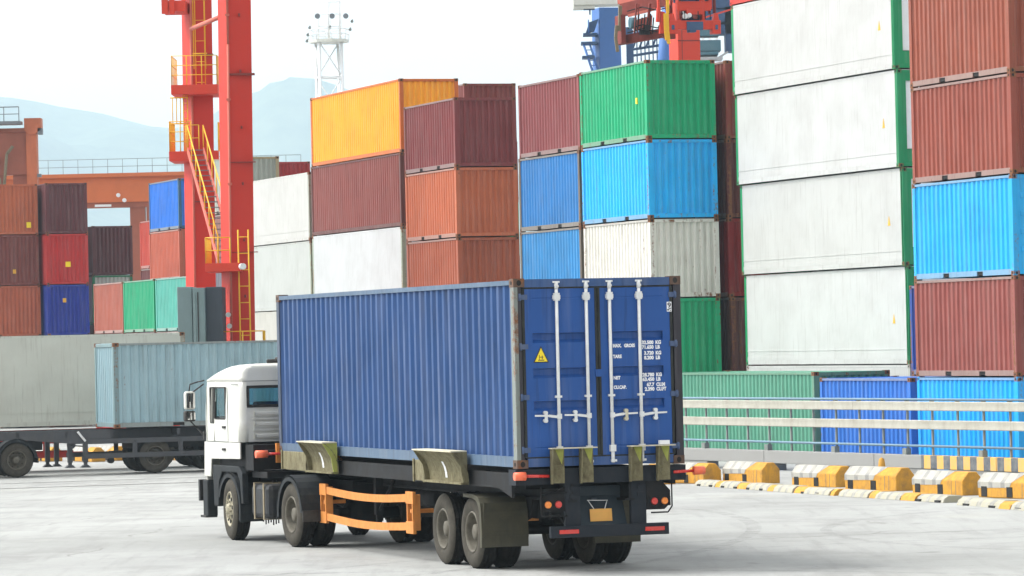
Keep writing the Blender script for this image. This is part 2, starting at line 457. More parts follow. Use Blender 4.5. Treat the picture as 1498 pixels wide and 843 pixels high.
def tag(o, label=None, cat=None, group=None, kind=None):
    if label: o['label'] = label
    if cat: o['category'] = cat
    if group: o['group'] = group
    if kind: o['kind'] = kind
    return o
def empty(name, loc, rz, label, cat, group=None):
    o = bpy.data.objects.new(name, None); COL.objects.link(o)
    o.empty_display_size = 0.3; o.location = loc; o.rotation_euler = (0, 0, rz)
    return tag(o, label, cat, group)
def copy_tree(o, parent=None):
    c = o.copy(); COL.objects.link(c); c.parent = parent
    for ch in [x for x in bpy.data.objects if x.parent == o]: copy_tree(ch, c)
    return c
def text_mesh(body, size, bold=0.012, sx=1.0):
    cu = bpy.data.curves.new('lettering', 'FONT')
    cu.body = body; cu.size = size; cu.extrude = 0.0012; cu.offset = bold*size; cu.resolution_u = 3
    o = bpy.data.objects.new('lettering', cu)
    me = bpy.data.meshes.new_from_object(o)
    bpy.data.objects.remove(o)
    # text x -> x, text y -> z, facing -Y
    for v in me.vertices:
        x, y, z = v.co; v.co = (x*sx, -z, y)
    me.materials.clear(); me.materials.append(M['white'])
    return me

# ------------------------------------------------------------------ ground and hills
GP = [(-60, 0), (75, 0), (110, -.5), (160, -.66), (200, -1.05), (9000, -1.05)]
def gz(y):
    for (a, za), (b, zb) in zip(GP[:-1], GP[1:]):
        if y <= b: return za+(zb-za)*(max(y, a)-a)/(b-a)
    return GP[-1][1]
ys = [-60, 0, 40, 60, 75, 80, 85, 90, 95, 100, 105, 110, 120, 135, 160, 180, 200, 260, 500, 1500, 9000]
vs = []; fs = []
for y in ys:
    for x in (-9000, -200, -60, 0, 60, 200, 9000): vs.append((x, y, gz(y)))
for j in range(len(ys)-1):
    for i in range(6):
        a = j*7+i; fs.append((a, a+1, a+8, a+7))
g = MB().add(vs, fs, True)
tag(part(g, 'ground', M['ground']), kind='structure')

# faint tyre tracks curving across the apron
def track(pts, wd):
    mb = MB()
    n = len(pts)
    L = []
    for i, (x, y) in enumerate(pts):
        a = pts[max(i-1, 0)]; b = pts[min(i+1, n-1)]
        d = Vector((b[0]-a[0], b[1]-a[1])).normalized(); q = Vector((-d.y, d.x))*wd/2
        L += [(x+q.x, y+q.y, gz(y)+.004), (x-q.x, y-q.y, gz(y)+.004)]
    mb.add(L, [(2*i, 2*i+1, 2*i+3, 2*i+2) for i in range(n-1)])
    return mb
tk = MB()
for (cx, cy, r, a0, a1, wd) in ((9, 50, 12, 40, 165, .22), (9, 50, 14.1, 45, 160, .22), (-4, 40, 16, 20, 110, .25), (14, 66, 9, 120, 230, .2), (-22, 70, 24, -40, 20, .25), (-22, 70, 26, -38, 24, .25)):
    pts = [(cx+r*math.cos(R(a)), cy+r*1.1*math.sin(R(a))) for a in [a0+(a1-a0)*i/24 for i in range(25)]]
    t_ = track(pts, wd); b0 = len(tk.v); tk.v += t_.v; tk.f += [[b0+i for i in f] for f in t_.f]; tk.sm += t_.sm; tk.mi += t_.mi
tag(part(tk, 'tyre_marks', M['tyremark']), kind='structure')
# drainage grooves in the apron on the left
sl_ = MB()
for (p, q, w_) in (((-30, 106.5), (-2, 116.5), .30), ((-30, 111.5), (-2, 121.5), .2)):
    L = []
    for i in range(9):
        x = p[0]+(q[0]-p[0])*i/8; y = p[1]+(q[1]-p[1])*i/8
        L += [(x, y, gz(y)+.006), (x, y+w_, gz(y+w_)+.006)]
    sl_.add(L, [(2*i, 2*i+2, 2*i+3, 2*i+1) for i in range(8)])
tag(part(sl_, 'drainage_channel', solid('dark_drain_slot', (0.10, 0.10, 0.09), 0.9, dirt=0.5)), kind='structure')

ridge = [(-1400, 215), (-800, 205), (-420, 175), (-323, 168), (-297, 162.6), (-266, 157), (-236, 149), (-217, 145), (-200, 146), (-186, 151), (-162, 163), (-145, 168),
         (-131, 171), (-118, 171.5), (-105, 168.5), (-92, 163), (-79, 155), (-60, 140), (-30, 126), (0, 112), (60, 95), (150, 80), (400, 60), (900, 50)]
def rz_(x):
    for (a, za), (b, zb) in zip(ridge[:-1], ridge[1:]):
        if x <= b: return za+(zb-za)*(x-a)/(b-a)
    return ridge[-1][1]
hv = []; hf = []; HS = 2.6
nx, ny = 160, 14
for j in range(ny):
    t = j/(ny-1)
    for i in range(nx):
        x = -1400+2300*i/(nx-1)
        s = math.sin(t*math.pi/2)**0.8
        x2 = x
        h = rz_(x2)*s + (1-t)*t*(70*math.sin(x*.021+t*5)+34*math.sin(x*.052-t*9+1)) + 5*(t < .99)*math.sin(x*.09+t*13)*t
        if t >= .99: h = rz_(x)+0.5*math.sin(x*.31)+.3*math.sin(x*.83)
        if t < .99: h = min(h, rz_(x)-5-8*(1-t))
        hv.append((x*HS, (2050+550*t)*HS, (h-3.2)*HS+2.2-1.5*(t == 0)))
for j in range(ny-1):
    for i in range(nx-1):
        a = j*nx+i; hf.append((a, a+1, a+nx+1, a+nx))
tag(part(MB().add(hv, hf, True), 'hills', M['hill']), kind='structure')

hz = part(MB().box(-3900, 3900, -80, 7000, -2.6, 600), 'haze', None)
tag(hz, kind='stuff')
hm = bpy.data.materials.new('haze_air'); hm.use_nodes = True
hn = hm.node_tree; hn.nodes.clear()
ho = hn.nodes.new('ShaderNodeOutputMaterial'); hp = hn.nodes.new('ShaderNodeVolumePrincipled')
hp.inputs['Color'].default_value = (0.72, 0.89, 1.0, 1); hp.inputs['Density'].default_value = 0.00015
hp.inputs['Anisotropy'].default_value = 0.0
hn.links.new(hp.outputs[0], ho.inputs['Volume'])
hz.data.materials.clear(); hz.data.materials.append(hm)

# ------------------------------------------------------------------ shipping containers
# local frame: origin near-left-bottom corner, +Y along the length (away), +X across, Z up
WID = 2.438
def corr_line(L, pitch, depth):
    """trapezoid profile along length L: list of (s, d)"""
    n = max(1, round(L/pitch)); p = L/n; pts = [(0, 0)]
    for i in range(n):
        a = i*p
        pts += [(a+p*.32, 0), (a+p*.50, depth), (a+p*.82, depth), (a+p, 0)]
    return pts
_cache = {}
def cont_meshes(L, H, smooth):
    k = (L, H, smooth)
    if k in _cache: return _cache[k]
    p = 0.155; zb, zt = 0.16, H-0.075
    d = {}
    # side wall (left face at x=0 looking to -X); profile goes inward (+x)
    mb = MB()
    if not smooth:
        pr = corr_line(L-2*p, 0.278, 0.044)
        vsd = []
        for s_, dd in pr:
            vsd += [(0.022+dd, p+s_, zb), (0.022+dd, p+s_, zt)]
        mb.add(vsd, [(2*i, 2*i+2, 2*i+3, 2*i+1) for i in range(len(pr)-1)])
    else:
        n = 12 if L > 8 else 6
        for i in range(n):
            a = p+(L-2*p)*i/n; b = p+(L-2*p)*(i+1)/n
            mb.add([(0.010, a+.002, zb+.30), (0.010, b-.002, zb+.30), (0.010, b-.002, zt), (0.010, a+.002, zt)], [(0, 1, 2, 3)])
        mb.box(0.012, 0.03, p, L-p, zb, zt)
        mb.box(0.002, 0.02, p, L-p, zb, zb+.10); mb.box(0.002, 0.02, p, L-p, zb+.27, zb+.30)
    d['side'] = mb.mesh('side_wall', M['smooth' if smooth else 'panel'])
    mb2 = MB(); mb2.v = [(WID-x, y, z) for x, y, z in mb.v]; mb2.f = [list(f) for f in mb.f]; mb2.sm = mb.sm; mb2.mi = mb.mi
    d['side2'] = mb2.mesh('side_wall', M['smooth' if smooth else 'panel'])
    mb = MB(); pr = corr_line(WID-2*p, 0.25, 0.055); vsd = []
    for s_, dd in pr: vsd += [(p+s_, 0.03+dd, zb), (p+s_, 0.03+dd, zt-.03)]
    mb.add(vsd, [(2*i, 2*i+2, 2*i+3, 2*i+1) for i in range(len(pr)-1)])
    d['end'] = mb.mesh('end_wall', M['panel'])
    mb2 = MB(); mb2.v = [(x, L-y, z) for x, y, z in mb.v]; mb2.f = [list(f) for f in mb.f]; mb2.sm = mb.sm; mb2.mi = mb.mi
    d['end2'] = mb2.mesh('end_wall', M['panel'])
    # roof
    mb = MB(); pr = corr_line(L-.3, 0.5, 0.02); vsd = []
    for s_, dd in pr: vsd += [(.06, .15+s_, H-.03-dd), (WID-.06, .15+s_, H-.03-dd)]
    mb.add(vsd, [(2*i, 2*i+2, 2*i+3, 2*i+1) for i in range(len(pr)-1)])
    mb.box(.05, WID-.05, .02, .16, H-.035, H-.012); mb.box(.05, WID-.05, L-.16, L-.02, H-.035, H-.012)
    mb.box(.08, WID-.08, .1, L-.1, .10, .13)
    d['roof'] = mb.mesh('roof', M['panel'])
    # frame
    for k_, x0 in enumerate((0.004, WID-.064)):
        mb = MB()
        mb.box(x0, x0+.06, .15, L-.15, H-.085, H-.02)
        if abs(L-6.06) < .1:
            xs = (.15, L/2-1.02-.18, L/2-1.02+.18, L/2+1.02-.18, L/2+1.02+.18, L-.15)
            for a, b in ((0, 1), (2, 3), (4, 5)): mb.box(x0, x0+.06, xs[a], xs[b], .02, .162)
            for a, b in ((1, 2), (3, 4)): mb.box(x0+.002, x0+.058, xs[a], xs[b], .135, .160)
        else: mb.box(x0, x0+.06, .15, L-.15, .02, .162)
        d['rail%d' % k_] = mb.mesh('side_rail', M['frame'])
    mb = MB()
    for k_, (y0, y1_) in enumerate(((0.006, .004), (L-.086, L-p-.004))):
        mb = MB()
        for x0 in (0.004, WID-p-.004): mb.box(x0, x0+p, y1_, y1_+p, .11, H-.11)
        mb.box(.15, WID-.15, y0, y0+.08, .03, .162); mb.box(.15, WID-.15, y0, y0+.08, H-.12, H-.03)
        d['frame%d' % k_] = mb.mesh('end_frame', M['frame'])
    if 'pocket' not in _cache:
        _cache['pocket'] = MB().box(0.03, WID-.03, -.178, .178, .04, .134).mesh('fork_pocket', M['dark'])
    _cache[k] = d
    return d
def casting_mesh(mx, my, top):
    k = ('c', mx, my, top)
    if k in _cache: return _cache[k]
    mb = MB()
    a, b, h = .162, .178, .118
    x0, x1 = (0, a) if not mx else (-a, 0)
    y0, y1 = (0, b) if not my else (-b, 0)
    z0, z1 = (-h, 0) if top else (0, h)
    mb.box(x0, x1, y0, y1, z0, z1)
    # apertures as dark slots standing just proud
    cz = (z0+z1)/2; cy = (y0+y1)/2; cx = (x0+x1)/2
    mb.m = 1
    fx = -.002 if not mx else .002
    def oval(c, r1, r2, nrm):
        vs = []
        for i in range(12):
            t = 2*math.pi*i/12; u, v_ = r1*math.cos(t), r2*math.sin(t)
            vs.append((c[0], c[1]+u, c[2]+v_) if nrm == 'x' else (c[0]+u, c[1], c[2]+v_))
        mb.add(vs, [tuple(range(12))])
    oval((fx, cy, cz), .04, .028, 'x')
    oval((cx, (-.002 if not my else .002), cz), .034, .04, 'y')
    me = mb.mesh('corner_casting', [M['casting'], M['dark']])
    _cache[k] = me
    return me
def container(loc, yaw, L, H, color, label, kind='box', group=None, rust=.2, frame=None, end='corr', cast=None, rail=None, name='shipping_container', extra=None):
    root = empty(name, loc, yaw, label, 'shipping container', group)
    tone = lambda q_: tuple((1.12*c_**1.22 if max(q_)-min(q_) > .09 and not (min(q_) > .2) else c_*(.665 if kind == 'reefer' and q_[0] < .78 else .76)) for c_ in q_)
    color = tone(color); frame = tone(frame) if frame else None; cast = tone(cast) if cast else None
    d = cont_meshes(L, H, kind == 'reefer')
    fc = frame or color
    link('side_wall', d['side'], root, color, rust=rust); link('side_wall', d['side2'], root, color, rust=rust)
    link('end_wall', d['end2'], root, color, rust=rust)
    if end == 'corr': link('end_wall', d['end'], root, color, rust=rust)
    elif end == 'door': simple_door(root, H, color, rust)
    elif end == 'reefer': reefer_end(root, H, fc, rust)
    link('roof', d['roof'], root, color, rust=rust)
    for k_ in (0, 1): link('end_frame', d['frame%d' % k_], root, fc, rust=rust+.15)
    for k_ in (0, 1): link('side_rail', d['rail%d' % k_], root, rail or (color if kind == 'reefer' else (tuple(.45*c_+.55*g_*.55 for c_, g_ in zip(fc, (.50, .48, .44))) if abs(L-6.06) < .1 else fc)), rust=rust)
    if abs(L-6.06) < .1:
        for yy in (L/2-1.02, L/2+1.02): link('fork_pocket', _cache['pocket'], root, loc=(0, yy, 0))
    cc = cast or [c*.8 for c in fc]
    for mx in (0, 1):
        for my in (0, 1):
            for tp in (0, 1):
                link('corner_casting', casting_mesh(mx, my, tp), root, cc, (WID*mx, L*my, H*tp), rust=rust)
    return root
def simple_door(root, H, color, rust):
    for k, (a, b) in enumerate(((.16, 1.21), (1.225, WID-.16))):
        mb = MB(); mb.box(a, b, .03, .07, .16, H-.12)
        zc = [.16+(H-.3)*t for t in (.22, .42, .62, .82)]
        for z in zc: mb.prism([(.012, z-.05), (.03, z-.08), (.03, z+.08), (.012, z+.05)], 0, a+.08, b-.08)
        dr = part(mb, 'door', M['panel'], root, color=color, rust=rust)
        hb = MB()
        for x in (a+.28, b-.28): hb.bar((x, -.005, .1), (x, -.005, H-.06), .017, 8)
        part(hb, 'locking_bar', M['galv'], dr)
def reefer_end(root, H, fc, rust):
    mb = MB()
    mb.box(.16, WID-.16, .12, .16, .5, H-.3); mb.box(.16, WID-.16, .02, .1, .16, .52)
    mb.box(.004, .30, .03, .14, .12, H-.12); mb.box(WID-.30, WID-.004, .03, .14, .12, H-.12); mb.box(.3, WID-.3, .03, .14, H-.34, H-.12)
    part(mb, 'end_frame', M['frame'], root, color=fc, rust=rust)
    mb = MB(); mb.box(.30, WID-.30, .08, .12, .55, H-.34)
    for i in range(7): mb.box(.31, .36, .05, .08, .62+i*.28, .67+i*.28)
    u = part(mb, 'refrigeration_unit', M['towerwhite'], root)
    mb = MB(); mb.bar((.9, .07, H-.8), (.9, .09, H-.8), .3, 20); mb.bar((1.55, .07, H-.8), (1.55, .09, H-.8), .3, 20)
    mb.box(.62, 1.0, .06, .08, 1.05, 1.3); mb.box(.62, 1.0, .06, .08, .62, .8)
    part(mb, 'grille', M['dark'], u)
def sticker(root, y, z, w_=.16, h=.2, mat='orangesticker', side=True, x=0.6, shape='box'):
    mb = MB()
    if side: mb.prism([(y-w_/2, z-h/2), (y+w_/2, z-h/2), (y, z+h/2)] if shape == 'tri' else [(y-w_/2, z-h/2), (y+w_/2, z-h/2), (y+w_/2, z+h/2), (y-w_/2, z+h/2)], 0, 0.0, .012)
    else: mb.prism([(x-w_/2, z-h/2), (x+w_/2, z-h/2), (x, z+h/2)] if shape == 'tri' else [(x-w_/2, z-h/2), (x+w_/2, z-h/2), (x+w_/2, z+h/2), (x-w_/2, z+h/2)], 1, .022, .03)
    part(mb, 'warning_sticker', M[mat], root)

S, HC = 2.591, 2.896
# paint colours (linear)
RUST = (0.33, 0.105, 0.06); BROWN = (0.22, 0.062, 0.045); MAROON = (0.165, 0.045, 0.045); SALMON = (0.42, 0.135, 0.065)
DMAR = (0.10, 0.028, 0.03); ORB = (0.40, 0.12, 0.05); RED = (0.50, 0.03, 0.03); DRED = (0.26, 0.012, 0.012)
WHITE = (0.74, 0.75, 0.73); CREAM = (0.62, 0.61, 0.54); OFFW = (0.66, 0.68, 0.62)
BLUE = (0.03, 0.13, 0.33); SKY = (0.05, 0.36, 0.70); RBLUE = (0.03, 0.11, 0.36); AZ = (0.008, 0.40, 0.80); DEEP = (0.012, 0.05, 0.36); BRB = (0.01, 0.15, 0.45)
GREEN = (0.004, 0.40, 0.20); SEAG = (0.12, 0.33, 0.24); DGREEN = (0.01, 0.09, 0.06); TEAL = (0.12, 0.43, 0.36); LBLUE = (0.38, 0.56, 0.62); PALE = (0.50, 0.55, 0.49)
RFR = (0.01, 0.30, 0.13)

def stack(x, y, yaw, zbase, L, tiers, where, group):
    """tiers bottom-up: dict(h, c, label, ...). Each tier is its own container, set down a few cm off true"""
    z = zbase; res = []
    for t in tiers:
        t = dict(t); h = t.pop('h', S); c = t.pop('c'); lab = t.pop('label'); dx = t.pop('dx', random.uniform(-.03, .03)); dy = t.pop('dy', random.uniform(-.03, .03))
        res.append(container((x+dx, y+dy, z), yaw+random.uniform(-.002, .002), L, h, c, lab, group=group, **t)); z += h+.006
    return res
Y0 = .3442
L20, L40 = 6.058, 12.192

# rightmost stack
q = stack(12.87, 104.52, .3375, -.58, L20, [
    dict(c=AZ, label='light blue corrugated container at the bottom of the rightmost stack, behind the guard rails', rust=.15),
    dict(c=(0.29, 0.09, 0.075), label='maroon corrugated container resting on the light blue one at the far right', rust=.35),
    dict(c=(0.015, 0.40, 0.72), label='sky blue corrugated container between maroon and rust brown ones in the rightmost stack', rust=.25, end='door'),
    dict(c=(0.30, 0.085, 0.055), label='rust brown container directly on the sky blue one in the rightmost stack', rust=.35),
    dict(c=(0.31, 0.095, 0.055), label='topmost rust brown container of the rightmost stack, cut by the photo edge', rust=.35)], '', 'containers stacked in the yard')
# blue 20 ft behind the barrier, left of it
stack(10.86, 112.0, .3442, -.62, L20, [dict(c=(0.04, 0.19, 0.54), label='single royal blue container behind the guard rails, left of the rightmost stack', rust=.2, cast=(.2, .1, .05))], '', 'containers stacked in the yard')
stack(13.55, 112.5, .3442, -.62, L20, [
    dict(c=DEEP, label='navy container at ground level hidden in the gap behind the rightmost stack', rust=.3),
    dict(c=(0.02, 0.08, 0.30), label='dark blue container glimpsed in the slit between white reefers and rightmost stack', rust=.3)], '', 'containers stacked in the yard')
# long sea green one at ground level
stack(8.74, 119.0, .3442, -.46, L40, [dict(c=SEAG, label='long faded sea green container at ground level beside the door end of the truck load', rust=.3, frame=(.16, .30, .22), cast=(.25, .1, .04))], '', 'containers stacked in the yard')
# white reefers
rr = stack(11.5, 120.3, .3478, -.62, L40, [
    dict(h=HC, c=WHITE, kind='reefer', frame=(.6, .6, .55), label='white reefer at ground level under the four tall white ones', rust=.1, dx=.15),
    dict(h=HC, c=WHITE, kind='reefer', frame=RFR, end='reefer', label='lowest fully visible white reefer with green posts, just above the sea green container', rust=.05, dx=.14),
    dict(h=HC, c=(.70, .71, .68), kind='reefer', frame=RFR, end='reefer', label='grey-streaked white reefer with green posts, second up above the sea green container', rust=.15, dx=.06),
    dict(h=HC, c=WHITE, kind='reefer', frame=RFR, end='reefer', label='clean white reefer with green posts and ribbed foot, third up above the sea green container', rust=.05, dx=-.03),
    dict(h=HC, c=(.72, .725, .70), kind='reefer', frame=RFR, end='reefer', label='highest white reefer with green posts, cut by the photo top', rust=.1, dx=-.09),
    dict(h=HC, c=(.62, .05, .03), kind='reefer', label='bright red container peeking above the highest white reefer', rust=.05, dx=-.12)], '', 'containers stacked in the yard')
for r_ in rr[1:5]: sticker(r_, 1.0, 1.35, .17, .28, shape='tri')
# dark maroon stack in the gap
stack(7.16, 134.2, .3442, -.68, L20, [
    dict(c=DMAR, label='blackish container at ground level in the dark narrow stack left of the white reefers', rust=.5),
    dict(c=(0.11, 0.035, 0.03), label='very dark brown container second from the ground in the narrow stack left of white reefers', rust=.5),
    dict(c=(0.24, 0.012, 0.012), label='dark red container in the narrow stack left of the white reefers', rust=.3),
    dict(c=(0.13, 0.038, 0.03), label='dark brown container between red and rust ones, narrow stack left of white reefers', rust=.5),
    dict(c=(0.24, 0.06, 0.045), label='rust brown container topping the narrow stack left of the white reefers', rust=.45)], '', 'containers stacked in the yard')
# green stack
g1 = stack(4.52, 133.17, .3489, -.67, L20, [
    dict(c=GREEN, label='green container at ground level under another green one, behind the sea green container', rust=.3),
    dict(c=GREEN, label='green container right behind the truck load, under the streaked cream white one', rust=.3),
    dict(c=(0.90, 0.88, 0.80), label='cream white corrugated container with rusty posts, directly below the bright sky blue one', rust=.38, cast=(.3, .13, .05)),
    dict(c=(0.02, 0.45, 0.82), label='bright sky blue container between a green one and a cream white one', rust=.35, cast=(.25, .1, .05)),
    dict(c=GREEN, label='bright green container topping its stack above the bright sky blue one', rust=.35, cast=(.25, .1, .05))], '', 'containers stacked in the yard')
sticker(g1[4], .9, 1.3, .14, .2, 'sticker')
# maroon over blues
stack(2.40, 139.04, .3461, -.70, L20, [
    dict(c=BLUE, label='blue container at ground level two below the pair of mid blue ones', rust=.3),
    dict(c=RUST, label='rust container hidden by the truck load, under the pair of mid blue ones', rust=.3),
    dict(c=(0.05, 0.29, 0.56), label='lower of the two mid blue containers, just above the truck load roof', rust=.25, frame=(.16, .13, .10)),
    dict(c=(0.04, 0.24, 0.52), label='upper of the two mid blue containers, under the faded maroon one', rust=.25, frame=(.16, .13, .10)),
    dict(c=(0.28, 0.082, 0.085), label='faded maroon container beside the topmost green one, above two mid blue ones', rust=.25)], '', 'containers stacked in the yard')
# maroon, salmon, brown
stack(-1.97, 151.4, .3423, -.65, L20, [
    dict(c=MAROON, label='maroon container at ground level behind the truck load', rust=.3),
    dict(c=RUST, label='rust container second from the ground behind the truck load', rust=.3),
    dict(c=(0.40, 0.13, 0.065), label='red-brown container lowest in view of the corner stack, just over the truck load roof', rust=.2),
    dict(c=(0.50, 0.17, 0.08), label='orange-brown container in the middle of the corner stack right of the orange one', rust=.2),
    dict(c=(0.24, 0.06, 0.06), label='dusty maroon container topping the corner stack right of the orange one', rust=.3)], '', 'containers stacked in the yard')
# the one peeking above
stack(-1.92, 181.0, .3423, -.85, L20, [
    dict(c=BLUE, label='blue container at ground level of the tall stack hidden behind the corner stack', rust=.3),
    dict(c=RUST, label='rust container second up in the tall stack hidden behind the corner stack', rust=.3),
    dict(c=MAROON, label='maroon container third up in the tall stack hidden behind the corner stack', rust=.3),
    dict(c=GREEN, label='green container fourth up in the tall stack hidden behind the corner stack', rust=.3),
    dict(c=BROWN, label='brown container fifth up in the tall stack hidden behind the corner stack', rust=.3),
    dict(c=(0.24, 0.055, 0.045), label='brown container of which only the top shows behind the dusty maroon one', rust=.4)], '', 'containers stacked in the yard')
# orange stack
o1 = stack(-4.25, 160.2, .3423, -.55, L40, [
    dict(c=MAROON, label='maroon long container at ground level under the orange one stack', rust=.3),
    dict(h=HC, c=CREAM, kind='reefer', label='off white long container second up under the orange one stack', rust=.2),
    dict(h=HC, c=(.70, .73, .73), kind='reefer', frame=(.42, .50, .38), label='smooth white reefer under the long brown-red one, with a mossy grey-green post', rust=.35),
    dict(h=HC, c=(0.27, 0.085, 0.07), label='long brown-red container directly under the orange one', rust=.2, frame=(.14, .045, .035)),
    dict(h=HC, c=(0.86, 0.43, 0.03), label='bright orange container with a rusty corner post, high on its stack', rust=.25, frame=(.55, .17, .03), cast=(.1, .05, .03))], '', 'containers stacked in the yard')
# white stack behind the crane leg
stack(-8.46, 172.5, .3423, -.70, L40, [
    dict(c=BLUE, label='blue long container at ground level behind the red crane leg', rust=.3),
    dict(h=HC, c=CREAM, kind='reefer', label='off white container low behind the cab, third below the top of the white stack', rust=.3),
    dict(h=HC, c=(.60, .63, .59), kind='reefer', frame=(.40, .46, .34), label='greyish white reefer right of the red crane leg, lower of two', rust=.35),
    dict(h=HC, c=(.70, .70, .66), kind='reefer', frame=(.45, .46, .38), label='white reefer right of the red crane leg, upper of two, streaked with rust', rust=.4)], '', 'containers stacked in the yard')
stack(-12.91, 188.0, .3423, -.93, L20, [
    dict(c=BROWN, label='brown container at ground level between the crane legs', rust=.3),
    dict(c=BRB, label='bright blue container seen between the crane legs above the grey cabinet', rust=.2),
    dict(c=(.22, .21, .25), label='mauve grey container seen between the crane legs behind the stair foot', rust=.2),
    dict(c=(.30, .16, .14), label='grey brown container seen between the crane legs behind the stair', rust=.2),
    dict(c=PALE, label='pale grey-green container above the white stack behind the red crane leg', rust=.2, frame=(.5, .42, .25))], '', 'containers stacked in the yard')
stack(-13.3, 225.0, .3423, -1.05, L20, [
    dict(h=HC, c=BROWN, label='brown container at ground level far behind the white stack', rust=.3),
    dict(h=HC, c=BLUE, label='blue container second up far behind the white stack', rust=.3),
    dict(h=HC, c=RUST, label='rust container third up far behind the white stack', rust=.3),
    dict(h=HC, c=GREEN, label='green container fourth up far behind the white stack', rust=.3),
    dict(h=HC, c=(.36, .02, .02), label='dark red container peeking out right of the pale grey-green one', rust=.2)], '', 'containers stacked in the yard')
# left yard
GL = 'containers stacked in the left yard'
f1 = stack(-29.30, 233.0, .3423, -1.0, L40, [
    dict(c=MAROON, label='maroon container at ground level in the leftmost stack, behind the long trailer load', rust=.3),
    dict(c=BLUE, label='blue container second up in the leftmost stack, behind the long trailer load', rust=.3),
    dict(h=HC, c=(0.45, 0.145, 0.075), label='orange-brown container just above the long pale trailer load at the left edge', rust=.2),
    dict(h=HC, c=(0.22, 0.065, 0.05), label='dark brown container in the middle of the leftmost stack, with a small yellow sticker', rust=.2),
    dict(h=HC, c=(0.48, 0.16, 0.075), label='orange-brown container topping the leftmost stack, with a yellow sticker low on its end', rust=.2)], '', GL)
sticker(f1[3], 0, .8, .18, .24, 'orangesticker', False, 1.0); sticker(f1[4], 0, .55, .26, .32, 'sticker', False, 1.9)
f2 = stack(-26.5, 233.0, .3423, -1.0, L40, [
    dict(c=RUST, label='rust container at ground level of the second stack from the left', rust=.3),
    dict(c=GREEN, label='green container second up in the second stack from the left', rust=.3),
    dict(h=HC, c=(.012, .05, .34), label='deep blue container under the bright red one in the second stack from the left', rust=.15),
    dict(h=HC, c=(.50, .035, .03), label='bright red container with a yellow square sticker in the second stack from the left', rust=.1),
    dict(h=HC, c=(.15, .045, .05), label='dark maroon container topping the second stack from the left', rust=.15)], '', GL)
sticker(f2[3], 0, 1.15, .30, .30, 'sticker', False, 1.25); sticker(f2[2], 0, 2.0, .2, .24, 'orangesticker', False, 1.0)
stack(-24.6, 240.0, .3423, -1.0, L40, [
    dict(h=HC, c=BROWN, label='brown container at ground level of the third stack from the left', rust=.3),
    dict(h=HC, c=RUST, label='rust container second up in the third stack from the left', rust=.3),
    dict(h=HC, c=(.66, .68, .62), label='cream white container with green posts, mostly hidden behind the rust and green ones', rust=.2, frame=(.01, .22, .1)),
    dict(h=HC, c=(.14, .045, .05), label='dark maroon container standing alone against the hill, right of the bright red one', rust=.15)], '', GL)
for (x, y, c, lab, und) in ((-15.42, 194.0, TEAL, 'teal container end of the low row left of the red crane', BROWN),
                       (-17.52, 200.0, (.01, .36, .19), 'green container in the middle of the low row left of the red crane', BLUE),
                       (-19.65, 206.0, (.40, .13, .085), 'rust red container first in the low row left of the red crane', RED)):
    nm = lab.split(' container')[0]
    stack(x, y, .3423, -1.07, L20, [
        dict(c=und, label='ground level container two below the %s one of the low row' % nm, rust=.3),
        dict(c=MAROON, label='maroon container directly below the %s one of the low row' % nm, rust=.3),
        dict(c=c, label=lab, rust=.15)], '', GL)
stack(-17.03, 210.0, .3423, -.95, L20, [
    dict(c=BROWN, label='brown container at ground level of the stack topped by bright blue', rust=.3),
    dict(c=BLUE, label='blue container second up in the stack topped by bright blue', rust=.3),
    dict(c=MAROON, label='maroon container third up in the stack topped by bright blue', rust=.3),
    dict(c=(.47, .13, .07), label='salmon red container right under the bright blue one left of the crane', rust=.15),
    dict(c=(.01, .20, .62), label='bright blue container topping its stack left of the red crane leg', rust=.1, frame=(.03, .14, .25))], '', GL)
stack(-18.2, 217.0, .3423, -1.05, L20, [
    dict(h=HC, c=BROWN, label='brown container at ground level of the stack topped by a red sliver', rust=.3),
    dict(h=HC, c=BLUE, label='blue container second up in the stack topped by a red sliver', rust=.3),
    dict(h=HC, c=MAROON, label='maroon container third up in the stack topped by a red sliver', rust=.3),
    dict(c=(.48, .075, .045), label='orange-red container showing as a sliver left of the salmon one', rust=.15)], '', GL)

